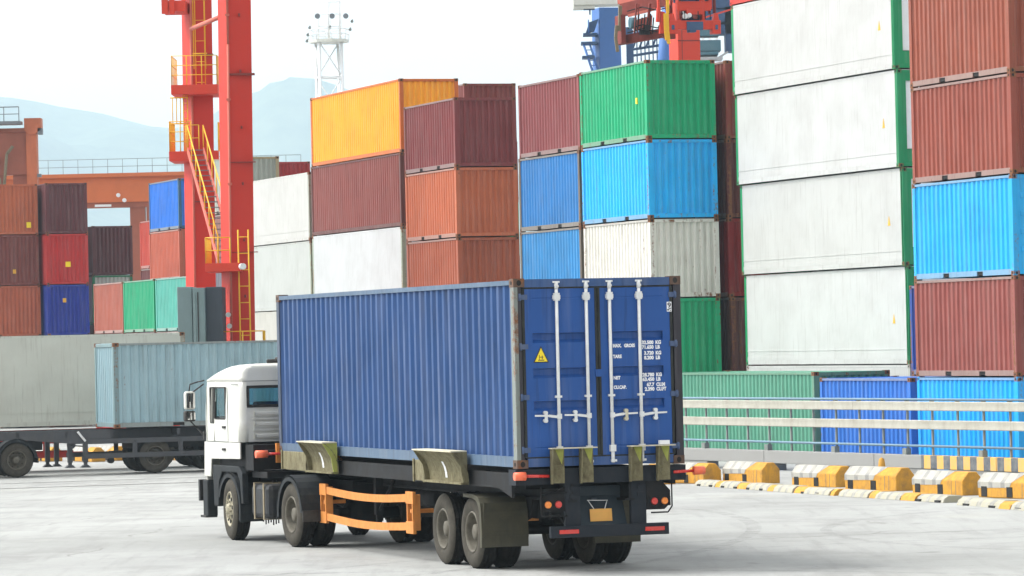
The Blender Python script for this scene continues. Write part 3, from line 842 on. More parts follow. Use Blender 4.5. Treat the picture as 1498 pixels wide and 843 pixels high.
# ------------------------------------------------------------------ wheels
def wheel_mesh(kind):
    """wheel about local X, outer side at -X, centre at origin. returns tyre, rim meshes"""
    k = ('w', kind)
    if k in _cache: return _cache[k]
    Ro, w_ = .515, .29
    mb = MB()
    h = w_/2
    prof = [(-h+.03, .295), (-h+.008, .33), (-h, .40), (-h+.012, .465), (-h+.035, .498), (-h+.05, .508)]
    mb.m = 0
    mb.lathe([(a, r) for a, r in prof], 44)
    mb.m = 1
    mb.lathe([(-h+.05, .508), (-.085, Ro), (-.080, Ro-.012), (-.070, Ro-.012), (-.065, Ro), (-.03, Ro+.001), (-.026, Ro-.012), (-.016, Ro-.012), (-.011, Ro+.001), (.03, Ro+.001), (.035, Ro-.012), (.045, Ro-.012), (.05, Ro), (h-.05, .508), (h-.012, .465), (h, .4), (h-.03, .295)], 44)
    # shoulder tread blocks
    for i in range(44):
        t = 2*math.pi*i/44
        if i % 2: 
            c, s_ = math.cos(t), math.sin(t)
            for sgn in (-1, 1):
                x0 = sgn*(h-.055)
                mb.beam((x0, c*(Ro-.006), s_*(Ro-.006)), (x0-sgn*.05, c*(Ro+.003), s_*(Ro+.003)), .03, .014)
    tyre = mb.mesh('tyre', [M['sidewall'], M['tyre']])
    rb = MB()
    if kind == 'front':
        rb.lathe([(-h+.03, .298), (-h+.012, .285), (-h+.02, .27), (-h+.05, .262), (-h+.055, .235), (-h+.02, .17), (-h+.005, .13), (-h+.005, .10), (-h-.03, .085), (-h-.04, .05), (-h-.04, .0)], 32)
        rb.m = 1
        for i in range(8):
            t = 2*math.pi*i/8; c, s_ = math.cos(t), math.sin(t)
            rb.bar((-h+.028, c*.205, s_*.205), (-h+.015, c*.205, s_*.205), .033, 10)
        rb.m = 0
        for i in range(10):
            t = 2*math.pi*(i+.3)/10; c, s_ = math.cos(t), math.sin(t)
            rb.bar((-h+.02, c*.145, s_*.145), (-h-.02, c*.145, s_*.145), .017, 6)
        mats = [M['rimsilver'], M['dark']]
    else:
        rb.lathe([(-h+.03, .298), (-h+.012, .285), (-h+.022, .268), (-h+.06, .258), (-h+.17, .245), (-h+.20, .20), (-h+.19, .13), (-h+.10, .115), (-h+.06, .11), (-h+.045, .07), (-h+.045, 0)], 32)
        rb.m = 0
        for i in range(10):
            t = 2*math.pi*(i+.3)/10; c, s_ = math.cos(t), math.sin(t)
            rb.bar((-h+.19, c*.165, s_*.165), (-h+.155, c*.165, s_*.165), .015, 6)
        rb.m = 1
        for i in range(8):
            t = 2*math.pi*(i)/8; c, s_ = math.cos(t), math.sin(t)
            rb.bar((-h+.192, c*.222, s_*.222), (-h+.18, c*.222, s_*.222), .02, 8)
        mats = [M['rim'], M['dark']]
    rim = rb.mesh('rim', mats)
    _cache[k] = (tyre, rim)
    return tyre, rim
def wheel(parent, loc, side, kind='rear', dual=False, steer=0):
    """side -1: left, outer face towards -X"""
    ty, ri = wheel_mesh(kind)
    r = bpy.data.objects.new('wheel', None); COL.objects.link(r); r.parent = parent; r.location = loc
    r.rotation_euler = (random.uniform(0, 1), 0, steer+(0 if side < 0 else math.pi))
    link('tyre', ty, r); link('rim', ri, r)
    if dual:
        r2 = bpy.data.objects.new('wheel', None); COL.objects.link(r2); r2.parent = parent
        r2.location = (loc[0]-side*.335, loc[1], loc[2]); r2.rotation_euler = (random.uniform(0, 1), 0, math.pi if side < 0 else 0)
        link('tyre', ty, r2); link('rim', ri, r2)

# ------------------------------------------------------------------ tractor (local +Y forward, origin on ground under the drive axle)
def make_tractor(loc, yaw, label, group=None):
    T = empty('tractor_truck', loc, yaw, label, 'truck', group)
    # cab shell
    X = 1.22; y0, y1 = 2.39, 4.36
    # plan outline, anticlockwise from rear-left corner going along left side forward
    rc = .12
    def arc(cx, cy, a0, a1, r=rc, n=7): return [(cx+r*math.cos(R(a0+(a1-a0)*i/n)), cy+r*math.sin(R(a0+(a1-a0)*i/n))) for i in range(n+1)]
    P = []
    P += arc(-X+rc, y0+rc, 270, 180)                     # rear-left
    P += [(-X, y0+.62), (-X, y0+.80), (-X, y0+1.36), (-X, y0+1.44), (-X, y0+1.58)]      # left side: window between 1,2 after the corner
    P += arc(-X+rc, y1-rc, 180, 90)
    P += [(-X+.22, y1), (X-.22, y1)]
    P += arc(X-rc, y1-rc, 90, 0)
    P += [(X, y0+1.58), (X, y0+1.44), (X, y0+1.36), (X, y0+.80), (X, y0+.62)]
    P += arc(X-rc, y0+rc, 0, -90)
    P += [(X-.14, y0), (-X+.14, y0)]
    n = len(P)
    Zs = [(1.64, 0, 0, 1), (1.95, 0, 0, 1), (2.02, 0, 0, 1), (2.24, .004, .01, 1), (2.54, .02, .03, 1), (2.64, .03, .05, 1), (2.655, .018, .035, 1),
          (2.71, .035, .22, 1), (2.79, .050, .60, 1), (2.85, .085, .90, 1), (2.89, .14, 1.1, 1), (2.915, .24, 1.25, 1), (2.93, .5, 1.38, 1), (2.94, 1.0, 1.45, 1)]
    vs = []
    for z, ins, fr, _ in Zs:
        for x, y in P:
            sx = (X-ins)/X
            t = (y-y0)/(y1-y0)
            yy = y0+(0.0 if z < 2.66 else ins*.30)+t*((y1-fr)-(y0+(0.0 if z < 2.66 else ins*.30)))
            vs.append((x*sx, yy, z))
    fs = []
    # index helpers
    iL = 5   # first side point index
    for k in range(len(Zs)-1):
        za, zb = Zs[k][0], Zs[k+1][0]
        for i in range(n):
            j = (i+1) % n
            a, b = P[i], P[j]
            hole = False
            ym = (a[1]+b[1])/2-y0; xm = (a[0]+b[0])/2
            if abs(abs(xm)-X) < .01 and .80 < ym < 1.36 and 2.01 < za and zb < 2.56: hole = True        # side windows
            if abs(abs(xm)-X) < .01 and 1.44 < ym < 1.58 and 1.94 < za and zb < 2.56: hole = True       # quarter light
            if abs(a[1]-y0) < 1e-4 and abs(b[1]-y0) < 1e-4 and 2.23 < za and zb < 2.56 and abs(b[0]-a[0]) > .3: hole = True
            if abs(a[1]-y1) < 1e-4 and abs(b[1]-y1) < 1e-4 and 2.0 < za and zb < 2.56 and abs(b[0]-a[0]) > .3: hole = True
            if hole: continue
            fs.append((k*n+i, k*n+j, (k+1)*n+j, (k+1)*n+i))
    fs.append(tuple((len(Zs)-1)*n+i for i in range(n)))
    mb = MB().add(vs, fs, False)
    # raised pressings on the rear wall
    for z in (2.11, 1.93, 1.74):
        mb.prism([(y0, z-.045), (y0-.045, z-.02), (y0-.045, z+.02), (y0, z+.045)], 0, -.98, .98)
    for z in (2.02, 1.835):
        mb.box(-1.0, 1.0, y0-.010, y0-.001, z-.012, z+.012)
    body = part(mb, 'cab_body', M['cab'], T)
    for p in body.data.polygons:
        cs_ = [body.data.vertices[i].co for i in p.vertices]
        wd_ = max((a.xy-b.xy).length for a in cs_ for b in cs_)
        p.use_smooth = (p.center.z > 2.66 or wd_ < .12) and p.center.z < 2.935
    es = body.modifiers.new('edge', 'EDGE_SPLIT'); es.split_angle = R(28)
    so_ = body.modifiers.new('thick', 'SOLIDIFY'); so_.thickness = .03; so_.offset = -1
    # step panel below the door
    mb = MB(); mb.prism([(y0+.06, 1.63), (y1, 1.63), (y1+.04, 1.04), (y1-.30, 1.04), (y1-.36, 1.34), (y0+.06, 1.36)], 0, -X, -X+.03)
    mb.prism([(y0+.06, 1.63), (y1, 1.63), (y1+.04, 1.04), (y1-.30, 1.04), (y1-.36, 1.34), (y0+.06, 1.36)], 0, X-.03, X)
    part(mb, 'side_panel', M['cab'], T, bevel=.012)
    mb = MB(); mb.box(-X+.03, X-.03, y1-.02, y1+.03, .95, 1.64); part(mb, 'front_panel', M['cab'], T, bevel=.02)
    mb = MB(); mb.box(-.8, .8, y1+.03, y1+.05, 1.05, 1.4); part(mb, 'grille', M['plastic'], T)
    # door seams and side rub strip
    mb = MB()
    for s_ in (-1, 1):
        x = s_*(X+.002)
        for yy in (y0+.66, y1-.17): mb.box(x-.004, x+.004, yy-.006, yy+.006, 1.65, 2.55)
        mb.box(x-.004, x+.004, y0+.66, y1-.17, 1.634, 1.644)
        mb.box(x-.004, x+.004, y0+.10, y0+.45, 2.585, 2.60)
    mb.box(-X+.05, X-.05, y0-.004, y0+.002, 2.642, 2.652)
    part(mb, 'door_seam', M['post'], T)
    mb = MB()
    for s_ in (-1, 1):
        x = s_*(X+.012); mb.box(x-.012, x+.012, y0+.78, y0+.92, 1.86, 1.90)
        mb.box(x-.012, x+.012, y0+.80, y0+.95, 1.49, 1.53)
    part(mb, 'door_handle', M['rubber'], T)
    # window rubber seals
    mb = MB()
    for z in (2.232, 2.548): mb.box(-X+.12, X-.12, y0-.014, y0+.02, z-.024, z+.024)
    for s_ in (-1, 1): mb.box(s_*(X-.14)-.024, s_*(X-.14)+.024, y0-.014, y0+.02, 2.235, 2.545)
    for s_ in (-1, 1):
        x = s_*(X-.008)
        for (a, b, z0, z1) in ((.80, 1.36, 2.02, 2.54), (1.42, 1.60, 1.95, 2.54)):
            mb.box(x-.014, x+.014, y0+a-.02, y0+a+.01, z0, z1); mb.box(x-.014, x+.014, y0+b-.01, y0+b+.02, z0, z1)
            mb.box(x-.014, x+.014, y0+a, y0+b, z1-.012, z1+.012); mb.box(x-.014, x+.014, y0+a, y0+b, z0-.012, z0+.012)
    part(mb, 'window_seal', M['rubber'], T)
    part(MB().box(-X+.14, X-.14, y0+.008, y0+.014, 2.24, 2.54), 'rear_window', M['glass'], T)
    for s_ in (-1, 1):
        w_ = part(MB().box(s_*(X-.022), s_*(X-.016), y0+.80, y0+1.36, 2.02, 2.54), 'side_window', M['glass'], T)
    part(MB().box(-X+.24, X-.24, y1-.075, y1-.069, 2.03, 2.53), 'windscreen', M['glass'], T)
    mb = MB()
    for s_ in (-1, 1):
        mb.box(s_*.6-.25, s_*.6+.25, y0+.35, y0+.48, 1.7, 2.30); mb.box(s_*.6-.25, s_*.6+.25, y0+.45, y0+.95, 1.65, 1.8)
    mb.box(-1.1, 1.1, y1-.5, y1-.12, 1.8, 2.05)
    part(mb, 'seat', M['seat'], T, bevel=.04)
    # roof bar with lamps
    mb = MB(); mb.bar((-.62, y0+.35, 2.965), (.8, y0+.35, 2.995), .035, 10); mb.box(-.45, .75, y0+.25, y0+.45, 2.955, 3.03)
    part(mb, 'roof_lamp_bar', M['rubber'], T, bevel=.02)
    # mirrors
    for s_ in (-1, 1):
        mb = MB(); x = s_*(X)
        mb.tube([(x, y1-.05, 2.66), (x+s_*.05, y1+.12, 2.64), (x+s_*.17, y1+.20, 2.60), (x+s_*.19, y1+.20, 2.48)], .013)
        mb.tube([(x, y1-.02, 2.60), (x+s_*.13, y1+.20, 2.46)], .013)
        mb.tube([(x+s_*.18, y1+.20, 1.98), (x+s_*.08, y1+.12, 1.85), (x, y1-.02, 1.72)], .013)
        mb.box(x-.02, x+.03*s_, y1-.10, y1-.02, 1.66, 1.80)
        arm = part(mb, 'mirror_arm', M['rubber'], T)
        hb = MB(); hb.box(x+s_*.09, x+s_*.28, y1+.14, y1+.26, 2.17, 2.48); part(hb, 'mirror_housing', M['cab'], arm, bevel=.04)
        hb = MB(); hb.box(x+s_*.10, x+s_*.29, y1+.12, y1+.26, 1.97, 2.15); part(hb, 'mirror_housing', M['rubber'], arm, bevel=.03)
        for z0_, z1_ in ((2.20, 2.45), (2.0, 2.12)): part(MB().box(x+s_*.115, x+s_*.255, y1+.10, y1+.106, z0_, z1_) if z0_ < 2.1 else MB().box(x+s_*.115, x+s_*.255, y1+.128, y1+.134, z0_, z1_), 'mirror_glass', M['mirror'], arm)
    # bumper, lower black front
    mb = MB(); mb.box(-1.2, 1.2, y1-.04, y1+.12, .52, .98)
    mb.box(-1.24, -1.06, y1-.18, y1+.08, .36, .98); mb.box(1.06, 1.24, y1-.18, y1+.08, .36, .98)
    part(mb, 'bumper', M['plastic'], T, bevel=.02)
    mb = MB(); mb.box(-1.26, -.9, y1+.18, y1+.26, .62, .98); mb.box(.9, 1.26, y1+.18, y1+.26, .62, .98)
    for s_ in (-1, 1): mb.box(s_*1.0-.03, s_*1.0+.03, y1+.08, y1+.24, .70, .76); mb.box(s_*1.15-.1, s_*1.15+.1, y1-.1, y1+.2, .34, .38)
    part(mb, 'bumper_guard', M['black'], T)
    # frame
    mb = MB()
    for s_ in (-1, 1): mb.box(s_*.43-.04, s_*.43+.04, -.95, y1-.1, .78, 1.05)
    for y in (-.9, -.3, .8, 1.6, 2.2, 3.6): mb.box(-.43, .43, y-.05, y+.05, .82, 1.0)
    mb.box(-1.05, 1.05, 1.55, 2.32, 1.06, 1.16)
    mb.box(-1.1, 1.1, 2.4, 3.9, 1.15, 1.62); mb.box(-.5, .5, 2.0, 3.9, .75, 1.35)       # engine
    mb.box(-1.15, 1.15, 1.95, 2.36, 1.18, 1.60)   # dark bulkhead with airlines behind cab
    part(mb, 'chassis_frame', M['chassis'], T)
    mb = MB(); mb.lathe([(0, .05), (0, .46), (.06, .48), (.09, .46), (.09, .05)], 28, 'Z', (0, .12, 1.10)); part(mb, 'fifth_wheel', M['chassis'], T)
    mb = MB(); mb.bar((-1.0, 3.1, .5), (1.0, 3.1, .5), .06); mb.bar((-.9, 0, .5), (.9, 0, .5), .1); mb.bar((0, -.2, .5), (0, .25, .5), .25, 14); mb.bar((0, 0, .55), (0, 2.2, .75), .05)
    part(mb, 'axle', M['chassis'], T)
    # fuel tank
    for s_ in (-1, 1):
        x0, x1 = s_*.55, s_*1.14
        mb = MB(); mb.box(x0, x1, 1.28, 2.18, .40, .97); tk_ = part(mb, 'fuel_tank', M['tank'], T, bevel=.09)
        mb = MB()
        for yy in (1.48, 1.95):
            mb.box(x0-.005*s_, x1+.012*s_, yy-.03, yy+.03, .97, .985); mb.box(x1, x1+.012*s_, yy-.03, yy+.03, .40, .985); mb.box(x0, x1+.012*s_, yy-.03, yy+.03, .385, .40)
        part(mb, 'tank_strap', M['strap'], tk_)
        mb = MB(); mb.bar((s_*.85, 1.75, .97), (s_*.85, 1.75, 1.03), .05, 10); mb.tube([(s_*1.0, 2.1, 1.0), (s_*1.0, 2.1, 1.18), (s_*.8, 1.3, 1.2)], .012)
        for q_ in range(7): mb.bar((s_*.95, 1.32+q_*.13, .39), (s_*.95, 1.32+q_*.13, .33-.02*(q_ % 3)), .012, 5)
        part(mb, 'tank_cap', M['chassis'], tk_)
    # mudguards
    def fender(xa, xb, yc, r, a0, a1, mat, lip=True, w0=None, nm='mudguard'):
        mb = MB(); n_ = 14; P_ = []
        for i in range(n_+1):
            a = R(a0+(a1-a0)*i/n_); P_ += [(xa, yc+r*math.cos(a), .515+r*math.sin(a)), (xb, yc+r*math.cos(a), .515+r*math.sin(a)),
                                          (xa, yc+(r+.025)*math.cos(a), .515+(r+.025)*math.sin(a)), (xb, yc+(r+.025)*math.cos(a), .515+(r+.025)*math.sin(a))]
        F_ = []
        for i in range(n_):
            b = i*4
            F_ += [(b, b+4, b+5, b+1), (b+2, b+3, b+7, b+6), (b, b+2, b+6, b+4), (b+1, b+5, b+7, b+3)]
        F_ += [(0, 1, 3, 2), (n_*4, n_*4+2, n_*4+3, n_*4+1)]
        mb.add(P_, F_)
        if lip:
            xl = xa
            L_ = []
            for i in range(n_+1):
                a = R(a0+(a1-a0)*i/n_)
                L_ += [(xl, yc+(r-.07)*math.cos(a), .515+(r-.07)*math.sin(a)), (xl, yc+(r+.03)*math.cos(a), .515+(r+.03)*math.sin(a))]
            mb.add(L_, [(2*i, 2*i+1, 2*i+3, 2*i+2) for i in range(n_)])
        return part(mb, nm, mat, T)
    for s_ in (-1, 1):
        fender(s_*1.215, s_*.62, 0, .61, 175, -5 if s_ < 0 else -5, M['plastic'])
        mb = MB(); mb.box(s_*1.21, s_*.6, -.66, -.63, .42, .60); part(mb, 'mud_flap', M['rubber'], T)
        fender(s_*1.215, s_*.80, 3.1, .60, 198, 20, M['plastic'])
        mb = MB(); mb.prism([(3.75, 1.24), (2.6, 1.24), (2.42, 1.12), (2.40, .62), (2.50, .62), (2.56, 1.0), (2.7, 1.13), (3.5, 1.13), (3.68, .95), (3.72, .55), (3.95, .55), (4.0, 1.24)], 0, s_*1.20, s_*1.10)
        part(mb, 'wheel_arch', M['plastic'], T, bevel=.015)
        wheel(T, (s_*1.075, 3.1, .515), s_, 'front', steer=-.10)
        wheel(T, (s_*1.055, 0, .515), s_, 'rear', True)
    # air lines
    mb = MB(); pts = []
    for i in range(90):
        t = i/89; pts.append((-.55+.5*t+.05*math.cos(i*1.2), 1.85-1.2*t, 1.42-.9*t*(1-t)*.8+.05*math.sin(i*1.2)))
    mb.tube(pts, .010, 5); part(mb, 'coiled_air_line', M['orange'], T)
    mb = MB(); mb.bar((-.95, 1.9, 1.5), (-.4, 1.9, 1.5), .015)
    part(mb, 'lamp_rod', M['chassis'], T)
    return T
TY = .384
tractor = make_tractor((-2.51, 65.75, 0), TY, 'white day cab truck tractor pulling the blue container across the apron', 'trucks hauling containers')

# ------------------------------------------------------------------ container chassis trailer
# local frame = same as the container: origin on the ground under the container's rear-left corner, +Y forward
TRY = .3258
TR = empty('container_trailer', (.016, 55.63, 0), TRY, 'black skeletal trailer with mossy corner guides carrying the long blue container', 'trailer', 'container trailers')
Bz = 1.46     # container base height
mb = MB()
for x in (.80, 1.64):
    mb.box(x-.07, x+.07, .05, 9.2, .98, 1.01); mb.box(x-.012, x+.012, .05, 9.2, 1.0, 1.36); mb.box(x-.07, x+.07, .05, 12.1, 1.36, 1.40)
    mb.box(x-.012, x+.012, 9.1, 12.1, 1.20, 1.37); mb.box(x-.07, x+.07, 9.1, 12.1, 1.18, 1.21)
for y in (.6, 2.0, 3.6, 5.6, 7.4, 9.0, 10.6): mb.box(.3, 2.14, y-.05, y+.05, 1.16, 1.34)
part(mb, 'main_frame', M['chassis'], TR)
mb = MB(); mb.box(-.02, WID+.02, .02, .32, 1.235, Bz-.012); part(mb, 'rear_bolster', M['darkslate'], TR)
mb = MB(); mb.box(.0, WID, 11.85, 12.1, 1.22, Bz-.012); part(mb, 'front_bolster', M['chassis'], TR)
mb = MB(); mb.box(.02, .08, .32, 11.85, 1.18, 1.40); mb.box(WID-.08, WID-.02, .32, 11.85, 1.18, 1.40)
mb.prism([(.32, 1.18), (.9, 1.18), (.32, 1.06)], 0, .02, .06)
part(mb, 'side_rail', M['chassis'], TR)
# corner guides at the rear: vertical C posts joined by a top plate
def rear_guides(xs, xe):
    mb = MB()
    for x in xs:
        mb.box(x, x+.20, -.055, -.035, 1.25, 1.72)
        mb.prism([(-.04, 1.24), (-.04, 1.72), (-.17, 1.72), (-.10, 1.24)], 0, x, x+.02)
        mb.box(x+.02, x+.18, -.075, -.055, 1.48, 1.50)
        mb.bar((x+.11, -.055, 1.36), (x+.11, -.065, 1.36), .05, 14)
    gd = part(mb, 'rear_guide', M['guide'], TR)
    mb = MB(); mb.box(xs[0]-.02, xe, -.19, -.035, 1.72, 1.735); part(mb, 'guide_lip', M['cream'], gd)
    mb = MB()
    for x in xs: mb.prism([(x+.165, 1.50), (x+.198, 1.72), (x+.07, 1.718), (x+.12, 1.60)], 1, -.0565, -.0575)
    part(mb, 'green_paint', M['guidegreen'], gd)
rear_guides((.46, .88), 1.10)
rear_guides((1.60, 2.00), 2.24)
# side guides: flared plates
def side_guide(ya, yb, ztop=1.66, zb=1.22, x=-.05, flare=True):
    mb = MB()
    n_ = 6
    prof = []
    for i in range(n_+1):
        t = i/n_; prof.append((x-.22*(t**3)*flare, zb+(ztop-zb)*t))
    for i in range(n_):
        a, b = prof[i], prof[i+1]
        mb.prism([a, (a[0]+.02, a[1]), (b[0]+.02, b[1]), b], 1, ya, yb)
    mb.prism([(x-.10, zb), (x+.02, zb), (x+.02, zb+.03), (x-.10, zb+.03)], 1, ya, yb)
    gd = part(mb, 'side_guide', M['guide'], TR)
    mb = MB(); mb.box(x-.25, x-.01, ya-.02, yb+.02, ztop, ztop+.018); part(mb, 'guide_lip', M['cream'], gd)
    for yy, mt in ((ya, 'guidegreen' if ya > 6 else 'guide'), (yb-.02, 'guide')):
        mb = MB(); mb.add([(x, yy, zb), (x-.06, yy, zb), (x-.10, yy, zb+.25), (x-.24, yy, ztop), (x, yy, ztop)] + [(x, yy+.02, zb), (x-.06, yy+.02, zb), (x-.10, yy+.02, zb+.25), (x-.24, yy+.02, ztop), (x, yy+.02, ztop)],
                          [(0, 1, 2, 3, 4), (9, 8, 7, 6, 5), (0, 5, 6, 1), (1, 6, 7, 2), (2, 7, 8, 3), (3, 8, 9, 4), (4, 9, 5, 0)])
        part(mb, 'guide_gusset', M[mt], gd)
    mb = MB(); ym_ = (ya+yb)/2
    for i in range(1, 4):
        a, b = prof[i], prof[i+1]; mb.add([(a[0]-.006, ym_+.0, a[1]), (a[0]-.006, ym_+.09, a[1]), (b[0]-.006, ym_+.09, b[1]), (b[0]-.006, ym_+.0, b[1])], [(0, 1, 2, 3)])
    part(mb, 'slot_plate', M['white'], gd)
side_guide(2.05, 3.85, 1.66, 1.20)
side_guide(8.60, 10.05, 1.68, 1.20)
for (ya, yb) in ((4.05, 4.6), (10.35, 11.85)):
    mb = MB(); mb.box(-.045, .0, ya, yb, 1.20, 1.50); mb.box(-.07, -.045, ya, ya+.06, 1.18, 1.52); mb.box(-.07, -.045, yb-.06, yb, 1.18, 1.52)
    part(mb, 'side_guide', M['guide'], TR, bevel=.01)
mb = MB(); mb.box(-.05, .03, 12.16, 12.24, 1.30, 1.62); part(mb, 'twist_lock', M['orange'], TR)
# marker lamps on rods
for (p, q_) in (((.44, -.04, 1.35), (.10, -.04, 1.36)), ((2.26, -.04, 1.35), (2.55, -.04, 1.36))):
    mb = MB(); mb.bar(p, q_, .022, 8); rd = part(mb, 'lamp_rod', M['redlens'], TR)
    d_ = -1 if q_[0] < p[0] else 1
    mb = MB(); mb.bar(q_, (q_[0]+d_*.16, q_[1], q_[2]), .06, 14, .055); part(mb, 'marker_lamp', M['markerlens'], rd)
mb = MB(); mb.bar((-.22, 12.12, 1.45), (.1, 12.12, 1.45), .022, 8); rd = part(mb, 'lamp_rod', M['redlens'], TR)
mb = MB(); mb.bar((-.42, 12.12, 1.45), (-.22, 12.12, 1.45), .062, 14); part(mb, 'marker_lamp', M['markerlens'], rd)
# rear frame
mb = MB(); mb.box(.70, .92, .06, .14, .60, 1.24); mb.box(1.66, 1.88, .06, .14, .60, 1.24)
for x in (.74, 1.72):
    for z in (1.16, 1.06): mb.box(x+.03, x+.14, .045, .06, z-.03, z+.03)
part(mb, 'rear_upright', M['darkslate'], TR)
mb = MB(); mb.prism([(.42, 1.05), (.44, 1.05), (.22, .62), (.20, .62)], 0, .93, 1.65); mb.box(.92, 1.66, .40, .46, 1.05, 1.18)
mb.box(1.18, 1.26, .33, .36, .98, 1.02)
rp = part(mb, 'rear_panel', M['slate'], TR)
mb = MB(); mb.add([(1.12, .225, .70), (1.44, .225, .70), (1.44, .245, .87), (1.12, .245, .87)], [(0, 1, 2, 3)]); mb.add([(1.12, .232, .70), (1.44, .232, .70), (1.44, .252, .87), (1.12, .252, .87)], [(3, 2, 1, 0)])
part(mb, 'number_plate', M['plate'], rp)
mb = MB(); mb.tube([(1.10, .29, .99), (1.40, .29, .98)], .007, 5); mb.tube([(1.11, .29, .99), (1.18, .245, .87)], .007, 5); mb.tube([(1.39, .29, .98), (1.34, .245, .87)], .007, 5); part(mb, 'plate_wire', M['galv'], rp)
mb = MB(); mb.box(.46, 2.18, -.02, .07, .50, .66); bp_ = part(mb, 'underrun_bumper', M['darkslate'], TR, bevel=.008)
for x in (.58, 1.83): part(MB().box(x, x+.28, -.027, -.02, .555, .61), 'reflector', M['redlens'], bp_)
for s_, x in ((1, .38), (-1, 1.93)):
    mb = MB()
    if s_ > 0:
        for z in (1.12, .80): mb.tube([(x-.03, .05, z), (x+.34, .05, z)], .012)
        mb.tube([(x-.03, .05, 1.2), (x-.03, .05, .80)], .012); mb.prism([(x-.02, .86), (x+.34, .86), (x+.34, 1.2), (x-.02, 1.06)], 1, .07, .13)
    else:
        mb.prism([(x-.04, .84), (x+.22, .84), (x+.31, .92), (x+.31, 1.10), (x+.18, 1.24), (x-.04, 1.24)], 1, .07, .22)
        mb.tube([(x+.02, .06, .80), (x+.27, .06, .80), (x+.33, .06, .88), (x+.33, .06, 1.24)], .011)
    mb.box(x, x+.31, .06, .12, .89, 1.02)
    lb = part(mb, 'light_bracket', M['chassis'], TR)
    a, b = (('amberlens', 'redlens') if s_ > 0 else ('redlens', 'amberlens'))
    for xx, m_ in ((x+.07, a), (x+.22, b)):
        part(MB().bar((xx, .055, .955), (xx, .03, .955), .052, 16, .042), 'tail_light', M[m_], lb)
# axles, suspension, wheels
mb = MB()
for y in (2.24+.1, 2.24+1.35+.1):
    mb.bar((.3, y, .515), (2.14, y, .515), .07)
    for x in (.80, 1.64): mb.prism([(y-.5, .72), (y, .60), (y+.5, .72), (y+.5, .78), (y, .68), (y-.5, .78)], 0, x-.05, x+.05); mb.box(x-.06, x+.06, y-.06, y+.06, .52, .70)
for x in (.80, 1.64):
    for y in (1.75, 3.0, 4.25): mb.prism([(y-.15, .99), (y+.15, .99), (y+.06, .72), (y-.06, .72)], 0, x-.05, x+.05)
mb.box(.86, 1.58, 1.4, 4.6, .7, .98); mb.tube([(.8, 1.0, .72), (.5, .1, .92)], .02); mb.tube([(.9, .5, .6), (.62, .1, .8)], .02)
part(mb, 'suspension', M['chassis'], TR)
for y in (2.34, 3.69):
    for s_ in (-1, 1):
        wheel(TR, (WID/2+s_*1.00, y, .515), s_, 'rear', True)
# boxy mudguard behind the rearmost wheels
for xa, xb in ((.04, .72), (1.72, 2.40)):
    mb = MB(); yc = 2.34; L_ = []
    pr = [(yc+.18, 1.06), (yc-.30, 1.055), (yc-.50, 1.02), (yc-.585, .94), (yc-.62, .82), (yc-.64, .55), (yc-.63, .32)]
    for y, z in pr: L_ += [(xa, y, z), (xb, y, z)]
    mb.add(L_, [(2*i, 2*i+1, 2*i+3, 2*i+2) for i in range(len(pr)-1)])
    L_ = []
    for y, z in pr: L_ += [(xa, y, z), (xa, min(y+.09, yc+.18), z-.05 if z > .9 else z)]
    mb.add(L_, [(2*i, 2*i+1, 2*i+3, 2*i+2) for i in range(len(pr)-1)])
    mb.box(xa, xb, yc-.645, yc-.62, .50, .53); mb.box(xa, xb, yc-.645, yc-.62, .455, .475); mb.box(xa+.02, xa+.05, yc-.645, yc-.62, .45, .95)
    mg = part(mb, 'mudguard', M['mudflap'], TR)
    mm = mg.modifiers.new('t', 'SOLIDIFY'); mm.thickness = .012
# side guard (orange)
def guard(x, s_):
    mb = MB()
    ya, yb = 4.95, 9.6
    for z in (.93, .51):
        P_ = [(x+s_*(.0), ya, z), (x-s_*0+.0, yb, z-.02)]
        n_ = 10
        for i in range(n_):
            t0, t1 = i/n_, (i+1)/n_
            y_0, y_1 = ya+(yb-ya)*t0, ya+(yb-ya)*t1
            sg = lambda t: -.20*math.sin(math.pi*t)*.35
            mb.beam((x, y_0, z+sg(t0)*.9), (x, y_1+.002, z+sg(t1)*.9), 0.03, .115)
    g_ = part(mb, 'side_guard', M['orange'], TR)
    mb = MB()
    for y in (ya, yb-.02):
        for z in (.93, .49): mb.box(x-.03, x+.02, y-.20, y+.16, z-.09, z+.09)
        mb.box(x-.025, x+.10, y-.17, y-.13, .45, .98); mb.box(x-.025, x+.10, y+.09, y+.13, .45, .98)
        mb.box(x, x+.35*s_, y-.03, y+.03, .70, .76)
    part(mb, 'guard_bracket', M['orange'], g_, bevel=.006)
guard(.00, 1); guard(WID, -1)
# landing gear
for x in (.55, 1.89):
    mb = MB(); mb.box(x-.06, x+.06, 8.35, 8.47, .55, 1.3); mb.box(x-.04, x+.04, 8.37, 8.45, .38, .56); mb.bar((x, 8.41, .34), (x, 8.41, .38), .13, 12)
    mb.tube([(x, 8.4, .6), (x, 7.5, 1.15)], .025)
    part(mb, 'landing_leg', M['chassis'], TR)
mb = MB(); mb.bar((.9, 6.2, .85), (.9, 7.2, .85), .15, 14); mb.bar((1.5, 6.2, .85), (1.5, 7.2, .85), .15, 14); part(mb, 'air_tank', M['chassis'], TR)

# ------------------------------------------------------------------ the blue container on the trailer
CB = (0.013, 0.062, 0.195)
BC = empty('shipping_container', (.016, 55.63, Bz), TRY, 'long royal blue corrugated container with white door bars riding on the truck', 'shipping container')
d = cont_meshes(L40, S, False)
link('side_wall', d['side'], BC, CB, rust=.10); link('side_wall', d['side2'], BC, CB, rust=.1)
link('end_wall', d['end2'], BC, CB, rust=.1); link('roof', d['roof'], BC, CB, rust=.2)
